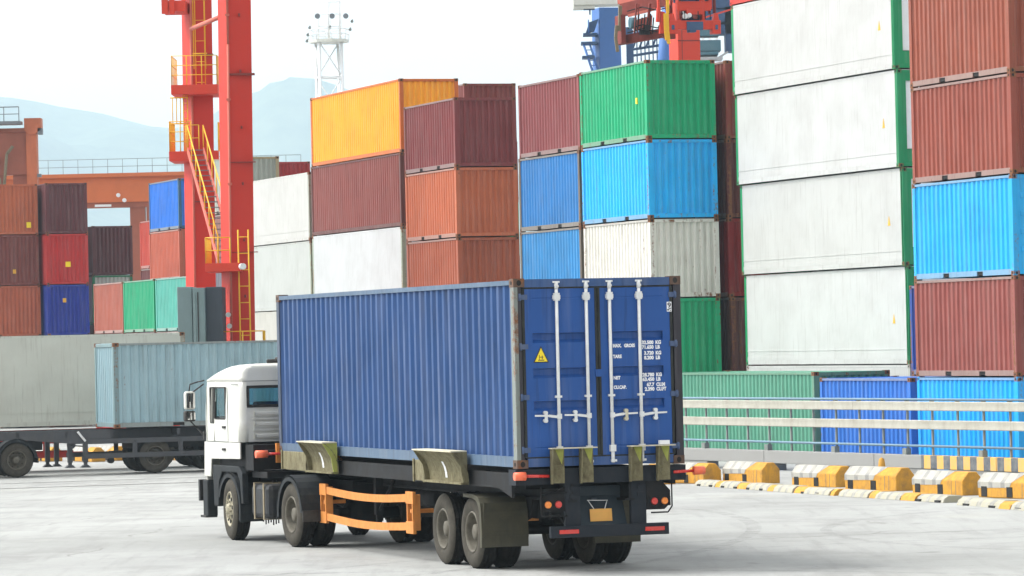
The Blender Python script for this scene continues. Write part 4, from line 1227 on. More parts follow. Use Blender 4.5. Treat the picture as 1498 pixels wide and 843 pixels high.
# frame built here: bleached side rail, dark rear posts
mb = MB(); H = S; L = L40; p = .13
for x0 in (.004, WID-.064):
    mb.box(x0, x0+.06, .15, L-.15, H-.085, H-.02); mb.box(x0, x0+.06, .15, L-.15, .02, .165)
part(mb, 'side_rail', M['frame'], BC, color=(.08, .13, .20), rust=.0)
mb = MB()
for x0 in (.004, WID-.154): mb.box(x0, x0+.15, L-.154, L-.004, .11, H-.11)
mb.box(.15, WID-.15, L-.09, L-.01, .03, .165); mb.box(.15, WID-.15, L-.09, L-.01, H-.12, H-.03)
part(mb, 'front_frame', M['frame'], BC, color=(.06, .08, .12), rust=.1)
mb = MB(); mb.box(.004, .06, .004, .15, .11, H-.11); part(mb, 'corner_post', M['frame'], BC, color=(.20, .23, .21), rust=.42)
mb = MB(); mb.box(.062, .112, .008, .15, .11, H-.11); mb.box(WID-.112, WID-.004, .004, .15, .11, H-.11)
part(mb, 'rear_post', M['frame'], BC, color=(.028, .026, .035), rust=-.25)
mb = MB(); mb.box(.16, WID-.16, .006, .12, H-.122, H-.012); part(mb, 'door_header', M['frame'], BC, color=(.035, .085, .22), rust=-.4)
mb = MB(); mb.box(.16, WID-.16, .010, .12, .02, .135); part(mb, 'door_sill', M['frame'], BC, color=(.035, .09, .25), rust=-.4)
for mx in (0, 1):
    for my in (0, 1):
        for tp in (0, 1):
            link('corner_casting', casting_mesh(mx, my, tp), BC, (.10, .055, .035), (WID*mx, L*my, H*tp), rust=-.35 if mx else -.1)
# doors
DC = (0.014, 0.080, 0.30)
zt0, zt1 = .155, H-.145
def door(a, b):
    mb = MB()
    fy = .022                                    # outer face plane
    bx0, bx1 = a+.105, b-.105                     # grooves run between these
    mb.box(a, bx0, fy, fy+.04, zt0, zt1); mb.box(bx1, b, fy, fy+.04, zt0, zt1)
    # profile in z with three deep grooves and two faint ones
    pr = [(zt0, 0), (.26, 0), (.272, .006), (.29, 0)]
    for zc in (.857, 1.305, 1.785):
        pr += [(zc-.080, 0), (zc-.035, .058), (zc+.050, .058), (zc+.056, 0)]
    pr += [(2.30, 0), (2.312, .006), (2.33, 0), (zt1, 0)]
    V = []
    for z, dd in pr: V += [(bx0, fy+dd, z), (bx1, fy+dd, z)]
    mb.add(V, [(2*i, 2*i+1, 2*i+3, 2*i+2) for i in range(len(pr)-1)])
    mb.box(a, b, fy+.060, fy+.068, zt0, zt1)
    return part(mb, 'door', M['panel'], BC, color=DC, rust=-.45)
DL = door(.165, 1.175); DR = door(1.255, WID-.165)
mb = MB(); mb.box(1.177, 1.207, .016, .05, zt0, zt1); mb.box(1.223, 1.253, .016, .05, zt0, zt1); mb.box(1.207, 1.223, .03, .05, zt0, zt1)
mb.box(.13, WID-.13, .018, .05, zt1+.002, zt1+.022); mb.box(.13, WID-.13, .018, .05, zt0-.02, zt0-.002)
mb.box(.125, .163, .018, .05, zt0, zt1); mb.box(WID-.163, WID-.125, .018, .05, zt0, zt1)
part(mb, 'door_seal', M['seal'], BC)
mb = MB(); mb.box(1.165, 1.275, -.002, .02, 1.23, 1.33); part(mb, 'centre_catch', M['frame'], BC, color=DC, rust=-.5)
for dr, xs in ((DL, (.615, 1.045)), (DR, (1.385, 1.815))):
    for k, x in enumerate(xs):
        mb = MB(); zb_ = .045
        mb.bar((x, -.012, zb_+.04), (x, -.012, H-.06), .023, 12)
        lb = part(mb, 'locking_bar', M['galv'], dr)
        mb = MB()
        for z in (H-.055, ): mb.box(x-.045, x+.045, -.03, .006, z-.012, z+.012); mb.bar((x, -.012, z-.10), (x, -.012, z), .027, 10); mb.box(x-.02, x+.03, -.035, .0, z-.075, z-.045)
        mb.box(x-.05, x+.05, -.035, .02, H-.29, H-.235); mb.box(x-.038, x+.038, -.045, .02, H-.31, H-.205)
        mb.box(x-.045, x+.045, -.033, .02, .955, .985)
        mb.box(x-.04, x+.04, -.04, .02, .20, .29); mb.bar((x, -.012, .05), (x, -.012, .2), .025, 10); mb.box(x-.03, x+.05, -.035, .0, .06, .09)
        part(mb, 'bar_keeper', M['galv'], lb)
        dsg = -1 if dr is DL else 1
        mb = MB(); zh = .70
        mb.box(x-.03, x+.03, -.05, -.01, zh-.035, zh+.035)
        mb.beam((x+dsg*.03, -.045, zh-.005), (x+dsg*.16, -.05, zh+.012), .02, .035); mb.beam((x+dsg*.15, -.05, zh+.012), (x+dsg*.36, -.05, zh+.018), .018, .024)
        part(mb, 'handle', M['galv'], lb)
        mb = MB(); xm = x+dsg*.20
        mb.bar((xm, -.055, zh+.055), (xm, .02, zh+.055), .026, 10); mb.bar((xm, -.055, zh-.055), (xm, .02, zh-.055), .028, 10); mb.box(xm-.02, xm+.02, -.06, -.045, zh-.05, zh+.05)
        part(mb, 'handle_catch', M['galv'] if not (dr is DR and k == 0) else M['cream'], lb)
for x0, x1 in ((.06, .20), (WID-.20, WID-.06)):
    for z in (H-.255, 1.66, .97, .25):
        dr = DL if x0 < 1 else DR
        mb = MB(); mb.box(x0+.02, x1, .002, .022, z-.035, z+.035); mb.bar((x0+.03 if x0 < 1 else x1-.03, .0, z-.05), (x0+.03 if x0 < 1 else x1-.03, .0, z+.05), .017, 10)
        part(mb, 'hinge', M['frame'], dr, color=(.06, .10, .20), rust=-.3)
# warning triangle
mb = MB(); cx, cz, r_ = .385, 1.515, .145
def tri(r0, y, yb_):
    pts = [(cx+r0*math.sin(R(a))*.86, cz+r0*math.cos(R(a))) for a in (0, 120, 240)]
    mb.prism(pts, 1, y, yb_)
tri(.150, .0165, .021); mb.m = 1; tri(.122, .0135, .0162); mb.m = 0
mb.box(cx-.045, cx+.045, .0125, .0132, cz-.048, cz-.036); mb.box(cx-.03, cx-.022, .0125, .0132, cz-.036, cz+.03); mb.box(cx-.02, cx+.03, .0125, .0132, cz-.005, cz+.005); mb.box(cx+.01, cx+.02, .0125, .0132, cz-.03, cz+.02)
part(mb, 'warning_sticker', [M['black'], M['sticker']], DL)
# lettering on the right door
def put(body, x, z, size=.062, sx=.95):
    o = link('lettering', text_mesh(body, size, .055, sx), DR); o.location = (x, .0195, z)
put('MAX.', 1.43, 1.625, sx=.85); put('GROSS', 1.595, 1.625, sx=.82); put('TARE', 1.43, 1.478, sx=.85)
put('NET', 1.43, 1.055+.13, sx=.85); put('CU.CAP.', 1.43, 1.055, sx=.8)
for i, (a, b) in enumerate((('32.500', 'KG'), ('71.650', 'LB'))): put(a, 1.855, 1.66-i*.065, .066, .95); put(b, 2.055+.0, 1.66-i*.065, .066, .9)
for i, (a, b) in enumerate((('3.720', 'KG'), ('8.200', 'LB'))): put(a, 1.885, 1.515-i*.065, .066, .95); put(b, 2.055, 1.515-i*.065, .066, .9)
for i, (a, b) in enumerate((('28.780', 'KG'), ('63.450', 'LB'))): put(a, 1.855, 1.215-i*.062, .066, .95); put(b, 2.055, 1.215-i*.062, .066, .9)
for i, (a, b) in enumerate((('67.7', 'CU.M'), ('2.390', 'CU.FT'))): put(a, 1.915-.03*i, 1.08-i*.062, .066, .95); put(b, 2.055, 1.08-i*.062, .066, .8)
mb = MB(); mb.box(2.235, 2.305, .0165, .021, 2.10, 2.235); lbp = part(mb, 'number_label', M['white'], DR)
tm = text_mesh('9', .10, .02, 1.1); tm.materials.clear(); tm.materials.append(M['black'])
o = link('lettering', tm, lbp); o.location = (2.242, .0145, 2.155)
mb = MB(); mb.beam((2.24, .0145, 2.125), (2.30, .0145, 2.15), .002, .012); mb.box(2.245, 2.26, .0138, .0155, 2.112, 2.124); mb.box(2.28, 2.295, .0138, .0155, 2.112, 2.124); part(mb, 'printed_mark', M['black'], lbp)
mb = MB(); mb.box(2.02, 2.16, -.17, -.10, 1.205+.28-1.205, .335); 
part(mb, 'customs_tag', M['white'], BC)

# ------------------------------------------------------------------ left: long rigs crossing behind
PY = .3387+math.pi/2      # trailer B long axis points left: its forward is to the left
# the light blue 20 ft container with its corrugated end on the left
LB_ = container((-12.95, 126.3, .86), .3387-math.pi/2, L20*1.0, S, LBLUE, 'light blue-grey corrugated container with a rusty corner post, on the trailer behind the cab',
                rust=.3, frame=(.24, .36, .38), cast=(.22, .09, .04), group='containers on trailers')

container((-22.78, 128.75, .87), .3387-math.pi/2, L40, HC, (.80, .82, .72), 'long pale grey-white smooth container on a trailer, behind the light blue one', kind='reefer',
          rust=.3, frame=(.58, .57, .46), group='containers on trailers')
def left_trailer(loc, label, mat, wheels, guard_=True):
    T = empty('container_trailer', loc, PY, label, 'trailer', 'container trailers')
    base = 1.36
    mb = MB()
    for x in (.80, 1.64):
        mb.prism([(9.0, base-.02), (9.0, base-.24), (3.2, base-.30), (2.0, base-.38), (-9.0, base-.38), (-9.0, base-.02)] if False else
                 [(4.6, base-.02), (4.6, base-.22), (2.6, base-.28), (1.2, base-.42), (-8.0, base-.42), (-8.0, base-.02)], 0, x-.04, x+.04)
    mb.prism([(4.5, base-.02), (4.5, base-.22), (2.6, base-.28), (1.2, base-.42), (.1, base-.42), (.1, base-.02)], 0, .03, .08)
    mb.prism([(4.5, base-.02), (4.5, base-.22), (2.6, base-.28), (1.2, base-.42), (.1, base-.42), (.1, base-.02)], 0, 2.36, 2.41)
    for y in (4.4, 3.0, 1.5, .1, -2, -4, -6, -7.9): mb.box(.03, 2.41, y-.05, y+.05, base-.22, base-.03)
    mb.box(.70, 1.74, -7.8, 1.0, base-.40, base-.04)
    part(mb, 'main_frame', M[mat], T)
    if guard_:
        mb = MB()
        for x in (.0, 2.40):
            for z in (1.00, .56): mb.box(x, x+.04, -6.5, .95, z-.075, z+.075)
            for y in (-.62, -2.05, -3.6, -5.2): mb.box(x+.002, x+.038, y-.07, y+.07, .6, 1.0)
            for y in (-.62, -2.05, -5.2): mb.box(x, x+.5*(1 if x < 1 else -1), y-.03, y+.03, .95, 1.02)
        part(mb, 'side_guard', M[mat], T)
    for y, x in ((.90, .05), (1.32, .3), (1.32, 2.1), (1.65, 1.9)):
        mb = MB(); mb.box(x, x+.13, y-.07, y+.07, .38, 1.05); mb.box(x+.02, x+.11, y-.05, y+.05, .26, .40)
        mb.prism([(y-.15, .22), (y+.15, .22), (y+.06, .30), (y-.06, .30)], 0, x-.06, x+.19)
        if x == .3: mb.bar((x-.08, y-.02, .92), (x+.02, y-.02, .92), .13, 14); mb.tube([(x-.08, y, .9), (x-.15, .9, .86)], .02)
        part(mb, 'landing_leg', M['greychassis'], T)
    mb = MB(); mb.beam((.0, 1.15, base-.05), (.0, .92, 1.02), .05, .06); part(mb, 'brace', M['galv'], T)
    for y in wheels:
        for s_ in (-1, 1): wheel(T, (WID/2+s_*1.0, y, .515), s_, 'rear', True)
    mb = MB()
    for y in wheels: mb.bar((.3, y, .515), (2.14, y, .515), .07); mb.box(.76, .84, y-.5, y+.5, .62, .74); mb.box(1.6, 1.68, y-.5, y+.5, .62, .74)
    mb.box(.5, 1.9, wheels[-1]-.6, wheels[0]+.6, .74, .95)
    part(mb, 'axle', M['chassis'], T)
    mb = MB(); mb.box(.05, .45, -.25, .1, .50, .70); mb.bar((.1, .1, .42), (.3, .1, .42), .10, 12); part(mb, 'tool_box', M['chassis'], T)
    return T
left_trailer((-12.14, 124.0, -.52), 'dark grey trailer with landing legs and a double side rail under the light blue container', 'greychassis', (-1.28, -3.35))
# red trailer under the pale container
T2 = empty('container_trailer', (-10.47, 130.5, -.56), PY, 'red trailer frame half hidden behind the dark grey one, under the long pale container', 'trailer', 'container trailers')
mb = MB()
for x in (.1, 2.2):
    mb.box(x, x+.08, 1.5, 12.1, 1.0, 1.30); mb.prism([(9.4, 1.0), (9.4, .86), (3.0, .90), (3.0, 1.0)], 0, x, x+.08)
    mb.box(x, x+.06, 3.2, 9.2, .44, .62)
    for y in (3.3, 4.6, 5.9, 7.4, 9.1): mb.box(x+.002, x+.058, y-.06, y+.06, .6, .92)
for y in (1.6, 4, 7, 10, 12): mb.box(.1, 2.28, y-.05, y+.05, 1.02, 1.28)
part(mb, 'main_frame', M['redchassis'], T2)
for y in (.9, -.6):
    for s_ in (-1, 1): wheel(T2, (WID/2+s_*1.0, y, .515), s_, 'rear', True)
mb = MB(); mb.box(.4, 2.0, -1.2, 1.5, .7, 1.3); mb.bar((.3, .9, .515), (2.1, .9, .515), .07); mb.bar((.3, -.6, .515), (2.1, -.6, .515), .07); part(mb, 'axle', M['chassis'], T2)
for x in (.3, 1.9): part(MB().box(x, x+.14, 9.7, 9.84, .25, 1.1), 'landing_leg', M['chassis'], T2)

t2 = copy_tree(tractor)
t2.location = (-15.40, 124.15, -.525); t2.rotation_euler = (0, 0, PY)
t2['label'] = 'second truck tractor at the left edge, only its dusty drive wheel and mudguard in view'
t3 = copy_tree(tractor)
t3.location = (-22.2, 128.2, -.55); t3.rotation_euler = (0, 0, PY)
t3['label'] = 'third truck tractor outside the left edge pulling the red trailer'

# ------------------------------------------------------------------ guard rail barrier
bx, by = 4.96, 118.0; ex, ey = 12.65, 101.0
bd = Vector((ex-bx, ey-by, 0)); BLn = bd.length; bd.normalize()
brz = math.atan2(-bd.x, bd.y)          # local +Y towards the camera-right end
BR = empty('guard_rail', (bx, by, 0), brz, 'long guard rail with two cream beams on a concrete footing, hazard striped at the right', 'guard rail')
# local y from 0 (x=1000 px) to BLn (right edge); extends both ways
ya, yb = -26.0, BLn+9
M['wallconc'] = stripe_mat('concrete_beam_with_hazard_stripes', 1, 0.66, (0.075, 0.085, 0.10), (0.62, 0.36, 0.08), BLn-5.0, (0.25, 0.25, 0.24), 0.3)
mb = MB(); y = ya
while y < yb:
    y2 = min(y+6.2, yb); mb.box(-.16, .16, y, y2-.02, -.31, .035); y = y2
part(mb, 'concrete_beam', M['wallconc'], BR, bevel=.015)
mb = MB(); y = ya
M['conc'] = solid('grey_concrete', (0.22, 0.22, 0.21), 0.8, 0, 0.5, (0.18, 0.18, 0.17), 2, bump=.2)
while y < yb: mb.box(-.22, .14, y, y+2.9, -.75, -.315); y += 4.1
part(mb, 'footing', M['conc'], BR)
for z in (1.30, .82):
    mb = MB(); y = ya
    while y < yb:
        y2 = min(y+4.0, yb); mb.prism([(.085, z-.118), (.098, z-.10), (.092, z-.02), (.092, z+.02), (.098, z+.10), (.085, z+.118), (.04, z+.118), (.04, z-.118)], 1, y, y2-.008) ; y = y2
    part(mb, 'guard_beam', M['railcream'], BR)
for z, r_ in ((1.47, .035), (.27, .035)):
    part(MB().bar((.03, ya, z), (.03, yb, z), r_, 8), 'pipe_rail', M['pipeblue'], BR)
y = ya+.3
pm = MB().box(-.045, .0, -.03, .03, .03, 1.44)
for z in (1.40, ): pm.box(-.05, .02, -.07, .07, z-.02, z+.04)
pme = pm.mesh('post', M['post'])
pf = MB().box(-.045, .0, -.03, .03, .03, 1.44); pf.box(-.05, .10, -.10, .10, .03, .20); pf.box(-.05, .02, -.07, .07, 1.38, 1.44)
pfe = pf.mesh('post', M['post']); k = 0
while y < yb:
    link('post', pfe if k % 3 == 0 else pme, BR, loc=(0, y, 0)); y += 1.28; k += 1

# ------------------------------------------------------------------ hazard blocks and low kerbs
def hazard_block(x, y, z, yaw, label, L=2.0, W=.50, Hh=.50):
    B = empty('concrete_block', (x, y, z), yaw, label, 'barrier block', 'yellow hazard blocks along the apron')
    # local: origin near-left corner, +Y away-left along the side, +X along the end
    mb = MB()
    c = .17
    sec = [(0, 0), (0, Hh-c), (c*.9, Hh), (W-c*.9, Hh), (W, Hh-c), (W, 0)]
    mb.prism(sec, 1, .04, L)
    part(mb, 'block_body', M['blockyellow'], B, bevel=.025)
    mb = MB(); o_ = .006
    y_0 = .78
    mb.add([(-o_, y_0+.12, Hh-c-.10), (-o_, L, Hh-c-.12), (-o_, L, Hh-c), (-o_, y_0+.05, Hh-c),
            (c*.9-o_*.7, L, Hh+o_), (c*.9-o_*.7, y_0-.22, Hh+o_)], [(0, 3, 2, 1), (3, 5, 4, 2)])
    mb.add([(c*.9-o_, L, Hh+o_), (c*.9-o_, y_0-.22, Hh+o_), (W-c, y_0-.30, Hh+o_), (W-c, L, Hh+o_)], [(0, 1, 2, 3)])
    part(mb, 'hazard_stripes', M['blocktop'], B)
    mb = MB()
    for yy in (y_0+.12, L-.22): mb.box(-.008, .02, yy-.10, yy+.10, .02, .22)
    part(mb, 'lifting_pocket', M['dark'], B)
    mb = MB(); mb.box(-.004, .01, .30, .315, .02, Hh-c); mb.box(-.004, .01, .46, .475, .02, Hh-c); part(mb, 'joint_line', M['strap'], B)
    return B
BY = .47
blocks = [((1116, 710), 'first worn yellow hazard block right of the truck rear, standing alone', (5.88, 97.65)),
          ((0, 0), 'second yellow hazard block from the truck, with a wide gap on its left', (7.20, 92.0)),
          ((0, 0), 'third yellow hazard block from the truck, touching the end of the second', (8.12, 87.3)),
          ((0, 0), 'fourth yellow hazard block from the truck, with scuffed orange end', (8.98, 82.2)),
          ((0, 0), 'last yellow hazard block at the right edge of the photo', (9.95, 78.4))]
for _, lab, (x, y) in blocks: hazard_block(x, y, gz(y)-.01, BY+random.uniform(-.04, .04), lab, 2.0, .50, .48+random.uniform(-.02, .03))
hazard_block(4.55, 99.0, gz(99)-.01, BY, 'yellow hazard block half hidden behind the truck rear lamp')
hazard_block(3.55, 99.2, gz(99)-.01, BY+.3, 'toppled looking yellow and black hazard block just beside the truck rear corner')
for (x, y, lab) in ((-14.6, 141, 'yellow hazard block seen under the red trailer'), (-13.9, 142, 'yellow hazard block seen through the trailer side rail'), (-16.3, 143, 'cream worn hazard block seen behind the landing legs'), (-11.4, 140, 'yellow hazard block seen just left of the white cab')):
    hazard_block(x, y, gz(y), BY, lab)
def low_kerb(p, q, label, nseg):
    p, q = Vector((p[0], p[1], gz(p[1]))), Vector((q[0], q[1], gz(q[1])))
    d_ = q-p; L = d_.length; rz = math.atan2(-d_.x, d_.y)
    B = empty('low_kerb', p, rz, label, 'kerb', 'striped low kerbs')
    B.rotation_euler = (math.atan2(d_.z, math.hypot(d_.x, d_.y)), 0, rz)
    a = 0.0; i = 0
    while a < L-.05:
        yel = i % 2 == 1
        b = min(L, a+((.55 if i % 4 == 1 else .95) if yel else (1.7 if i % 4 else 2.1)))
        w_ = .24; h_ = .145+random.uniform(-.012, .008)
        mb = MB(); mb.prism([(-w_, 0), (-w_+.04, h_*.62), (-w_+.12, h_), (w_-.12, h_), (w_-.04, h_*.62), (w_, 0)], 1, a+.01, b-.01)
        sg = part(mb, 'kerb_segment', M['kerbyellow'] if yel else M['kerbwhite'], B, bevel=.012)
        sg.location = (random.uniform(-.03, .03), 0, 0)
        a = b; i += 1
    mb = MB(); yy = .35
    while yy < L-.2:
        mb.box(w_-.05, w_+.004, yy, yy+.28, -.01, .045); mb.box(-w_-.004, -w_+.05, yy, yy+.28, -.01, .045); yy += 1.25
    part(mb, 'drain_slot', M['dark'], B)
low_kerb((4.45, 97.4), (6.76, 84.6), 'longest low striped kerb, in front of the first two hazard blocks', 5)
low_kerb((6.86, 84.2), (8.25, 77.3), 'low cream and yellow kerb in front of the third and fourth hazard blocks', 5)
low_kerb((8.33, 75.6), (9.6, 71.0), 'short low kerb at the right edge, in front of the last hazard block', 3)
# small yellow hydrant-like cap on the footing
mb = MB(); mb.lathe([(0, .12), (.1, .12), (.25, .09), (.4, .07), (.45, .0)], 16, 'Z'); o = part(mb, 'marker_post', M['blockyellow'])
o.location = (9.35, 104.6, gz(104)); tag(o, 'small yellow marker post standing before the concrete footing', 'marker post')

# ------------------------------------------------------------------ red quay crane legs on the left
CR = empty('quay_crane', (-9.6, 145, -.6), 0, 'tall bright red quay crane leg pair with yellow ladders, stair and platforms', 'crane')
CR.rotation_euler = (0, 0, 0)
def P(x, y, z): return (x+9.6, y-145, z+.6)
def cbox(mb, x0, x1, y0, y1, z0, z1): return mb.box(x0+9.6, x1+9.6, y0-145, y1-145, z0+.6, z1+.6)
def leg_prism(xl0, xr0, xl1, xr1, yaw, y, z0, z1, dep):
    """leg whose front face runs xl..xr; depth away to the left"""
    dx, dy = -math.sin(yaw)*dep, math.cos(yaw)*dep
    vs = []
    for z, a, b in ((z0, xl0, xr0), (z1, xl1, xr1)):
        vs += [P(a, y, z), P(b, y+.28, z), P(b+dx, y+.28+dy, z), P(a+dx, y+dy, z)]
    return MB().add(vs, [(3, 2, 1, 0), (4, 5, 6, 7), (0, 1, 5, 4), (1, 2, 6, 5), (2, 3, 7, 6), (3, 0, 4, 7)])
lg = leg_prism(-10.03, -9.20, -9.82, -8.95, .45, 145, -.5, 26, .85)
l1 = part(lg, 'leg', M['cranered'], CR, bevel=.01)
mb = MB(); mb.prism([(a[0], a[2]) for a in (P(-9.90, 0, 12.9), P(-8.97, 0, 12.9), P(-8.97, 0, 12.97), P(-9.90, 0, 12.97))], 1, -.01, .3)
part(mb, 'weld_seam', M['cranebrown'], l1)
mb = MB(); mb.tube([P(-10.02, 144.93, -.4), P(-9.88, 144.93, 14), P(-9.86, 144.93, 26)], .045, 8)
for z in range(0, 26, 3): cbox(mb, -10.05+z*.006, -9.90+z*.006, 144.85, 144.98, z, z+.08)
part(mb, 'cable_pipe', M['pinksteel'], l1)
lg = leg_prism(-12.30, -11.50, -12.14, -11.30, .42, 158, -.5, 28, 1.0)
l2 = part(lg, 'leg', M['cranered'], CR, bevel=.01)
def railing(pts, z, h=1.1, post=.03, mids=(.55,), n=1.0, mat='yellow', parent=None, name='railing'):
    mb = MB()
    for a, b in zip(pts[:-1], pts[1:]):
        A, B_ = Vector((a[0], a[1], z)), Vector((b[0], b[1], z)); L = (B_-A).length; k = max(1, round(L/n))
        for i in range(k+1):
            q_ = A.lerp(B_, i/k); mb.bar(q_, q_+Vector((0, 0, h)), post, 5)
        for m_ in mids+(h,): mb.bar(A+Vector((0, 0, m_)), B_+Vector((0, 0, m_)), post*.8, 5)
    mb.v = [P(*v) for v in mb.v] if parent is CR or getattr(parent, 'parent', None) is CR else mb.v
    return part(mb, name, M[mat], parent)
def platform(x0, x1, y0, y1, z0, z1, parent=CR):
    mb = MB(); cbox(mb, x0, x1, y0, y1, z0, z1); pl = part(mb, 'platform', M['cranered2'], parent, bevel=.01)
    return pl
mb = MB()
for z in (6.6, 9.8, 16.2, 19.4): cbox(mb, -10.02+.006*z+.02, -9.0+.0*z, 144.985, 145.30, z, z+.025)
part(mb, 'plate_seam', M['cranebrown'], l1)
mb = MB()
for z in range(1, 26, 2): cbox(mb, -9.50, -9.44, 145.0, 145.16, z, z+.10)
part(mb, 'cable_clip', M['cranebrown'], l1)
mb = MB()
for z in (4.2, 8.9, 14.6): cbox(mb, -12.26+.008*z, -11.5+.01*z, 157.98, 158.2, z, z+.03)
part(mb, 'plate_seam', M['cranebrown'], l2)
mb = MB(); mb.tube([P(-12.28, 157.95, -.4), P(-12.16, 157.95, 20)], .05, 6); part(mb, 'cable_pipe', M['pinksteel'], l2)
# platforms round the left leg
p1 = platform(-12.93, -11.13, 157.0, 159.6, 13.02, 13.38); railing([(-12.9, 159.5), (-12.9, 157.05), (-11.16, 157.05), (-11.16, 159.5)], 13.38, 1.12, .022, (.38, .75), .6, 'yellow', p1)
p2 = platform(-13.06, -12.2, 157.0, 159.6, 10.46, 10.83); mb = MB(); cbox(mb, -12.2, -11.17, 157.0, 157.5, 10.50, 10.83); part(mb, 'walkway', M['cranered2'], CR)
railing([(-12.2, 157.05), (-13.03, 157.05), (-13.03, 159.5)], 10.83, 1.15, .022, (.38, .75), .35, 'yellow', p2)
railing([(-11.9, 157.04), (-12.4, 157.04)], 10.83, 1.0, .025, (.5,), .5, 'yellow', p2)
railing([(-11.17, 157.3), (-11.17, 158.5)], 10.83, 1.1, .025, (.5,), .6, 'yellow', p2)
p3 = platform(-13.2, -12.3, 156.8, 158.6, 16.2, 16.62)
mb = MB(); cbox(mb, -13.2, -12.95, 156.7, 156.78, 16.1, 17.4); cbox(mb, -12.9, -12.7, 156.7, 156.78, 16.1, 17.4); cbox(mb, -13.2, -11.9, 156.75, 158.6, 17.35, 17.5); part(mb, 'trolley_bracket', M['cranered2'], CR)
# ladders on the left leg with hoops
def ladder(x, y, z0, z1, w_=.42, mat='yellow', rung=.3, r_=.022, parent=CR):
    mb = MB()
    for dx in (-w_/2, w_/2): mb.bar((x+dx, y, z0), (x+dx, y, z1), r_, 5)
    z = z0+.1
    while z < z1: mb.bar((x-w_/2, y, z), (x+w_/2, y, z), r_*.6, 4); z += rung
    mb.v = [P(*v) for v in mb.v]
    return part(mb, 'ladder', M[mat], parent)
ladder(-12.42, 157.4, 10.8, 13.4, .16); la = ladder(-11.82, 157.6, 13.4, 22, .36, rung=.8)
mb = MB()
for z in (14.6, 15.7, 16.7, 17.8): mb.bar(P(-12.1, 157.5, z), P(-11.55, 157.5, z), .03, 5)
mb.bar(P(-12.05, 157.35, 14.0), P(-12.05, 157.35, 22), .02, 5); mb.bar(P(-11.6, 157.35, 14.0), P(-11.6, 157.35, 22), .02, 5)
part(mb, 'ladder_cage', M['yellow'], la)
mb = MB()
for z in (11.9, 12.9): mb.bar(P(-13.0, 157.2, z), P(-12.3, 157.2, z), .028, 5)
for x in (-12.9, -12.75, -12.6): mb.bar(P(x, 157.2, 11.9), P(x, 157.2, 12.9), .02, 5)
part(mb, 'railing', M['yellow'], CR)
# diagonal strut between the legs
mb = MB(); mb.bar(P(-12.1, 157.2, 15.55), P(-9.9, 145.2, 15.1), .085, 10); part(mb, 'strut', M['pinksteel'], CR)
# stair from the upper platform down to the lower platform of the right leg
A = Vector((-12.02, 156.8, 10.85)); B_ = Vector((-10.15, 146.0, 6.25))
mb = MB()
side = Vector((.30, .05, 0))
for s_ in (-1, 1): mb.beam(P(*(A+side*s_)), P(*(B_+side*s_)), .05, .22)
st = part(mb, 'stair', M['pinksteel'], CR)
mb = MB()
for i in range(22):
    t = i/21; q_ = A.lerp(B_, t); mb.beam(P(*(q_-side)), P(*(q_+side)), .30, .03)
part(mb, 'tread', M['greyrail'], st)
mb = MB()
for s_ in (-1, 1):
    o1, o2 = A+side*s_+Vector((0, 0, .95)), B_+side*s_+Vector((0, 0, .95))
    mb.bar(P(*o1), P(*o2), .024, 6)
    for i in range(0, 8, 1):
        t = i/7; q_ = A.lerp(B_, t)+side*s_; mb.bar(P(*q_), P(*(q_+Vector((0, 0, .95)))), .022, 5)
part(mb, 'handrail', M['yellow'], st)
p4 = platform(-10.78, -9.55, 143.9, 146.6, 5.92, 6.22)
railing([(-9.9, 143.95), (-10.76, 143.95), (-10.76, 146.5)], 6.22, .9, .025, (.45,), .5, 'yellow', p4)
mb = MB(); mb.bar(P(-9.50, 143.8, 6.08), P(-9.42, 143.6, 6.08), .11, 14); part(mb, 'lamp', M['galv'], p4)
lb = ladder(-9.47, 144.6, -.5, 7.4, .36, rung=.58, r_=.03)
p5 = platform(-10.25, -8.75, 143.6, 144.7, 2.5, 2.7)
railing([(-10.22, 144.6), (-10.22, 143.65), (-8.78, 143.65), (-8.78, 144.6)], 2.7, 1.1, .025, (.5,), .6, 'yellow', p5)
for (dx, z) in ((-10.05, 4.4), (-10.02, 4.0)):
    mb = MB(); mb.bar(P(dx, 144.6, z), P(dx, 144.4, z), .09, 12); part(mb, 'lamp', M['galv'], CR)
# grey cabinets at the foot
mb = MB(); cbox(mb, -11.72, -11.20, 143.0, 145.0, -.5, 5.4); cb = part(mb, 'cabinet', M['cabinet'], CR, bevel=.02)
mb = MB(); cbox(mb, -11.16, -10.74, 142.8, 144.6, -.5, 5.35); mb.box(-1.50, -1.46, -2.22, -2.19, 0, 5.8); cb2 = part(mb, 'cabinet', M['cabinet'], CR, bevel=.10)
mb = MB(); cbox(mb, -11.0, -10.96, 142.78, 142.82, -.3, 5.2); part(mb, 'cabinet_seam', M['rubber'], cb2)
mb = MB(); cbox(mb, -10.74, -10.16, 143.2, 145.0, -.5, 5.38); part(mb, 'cabinet', M['cabinetdark'], CR, bevel=.02)
mb = MB(); cbox(mb, -12.7, -8.4, 145.9, 159, -.55, .6); part(mb, 'sill_beam', M['cranered'], CR)

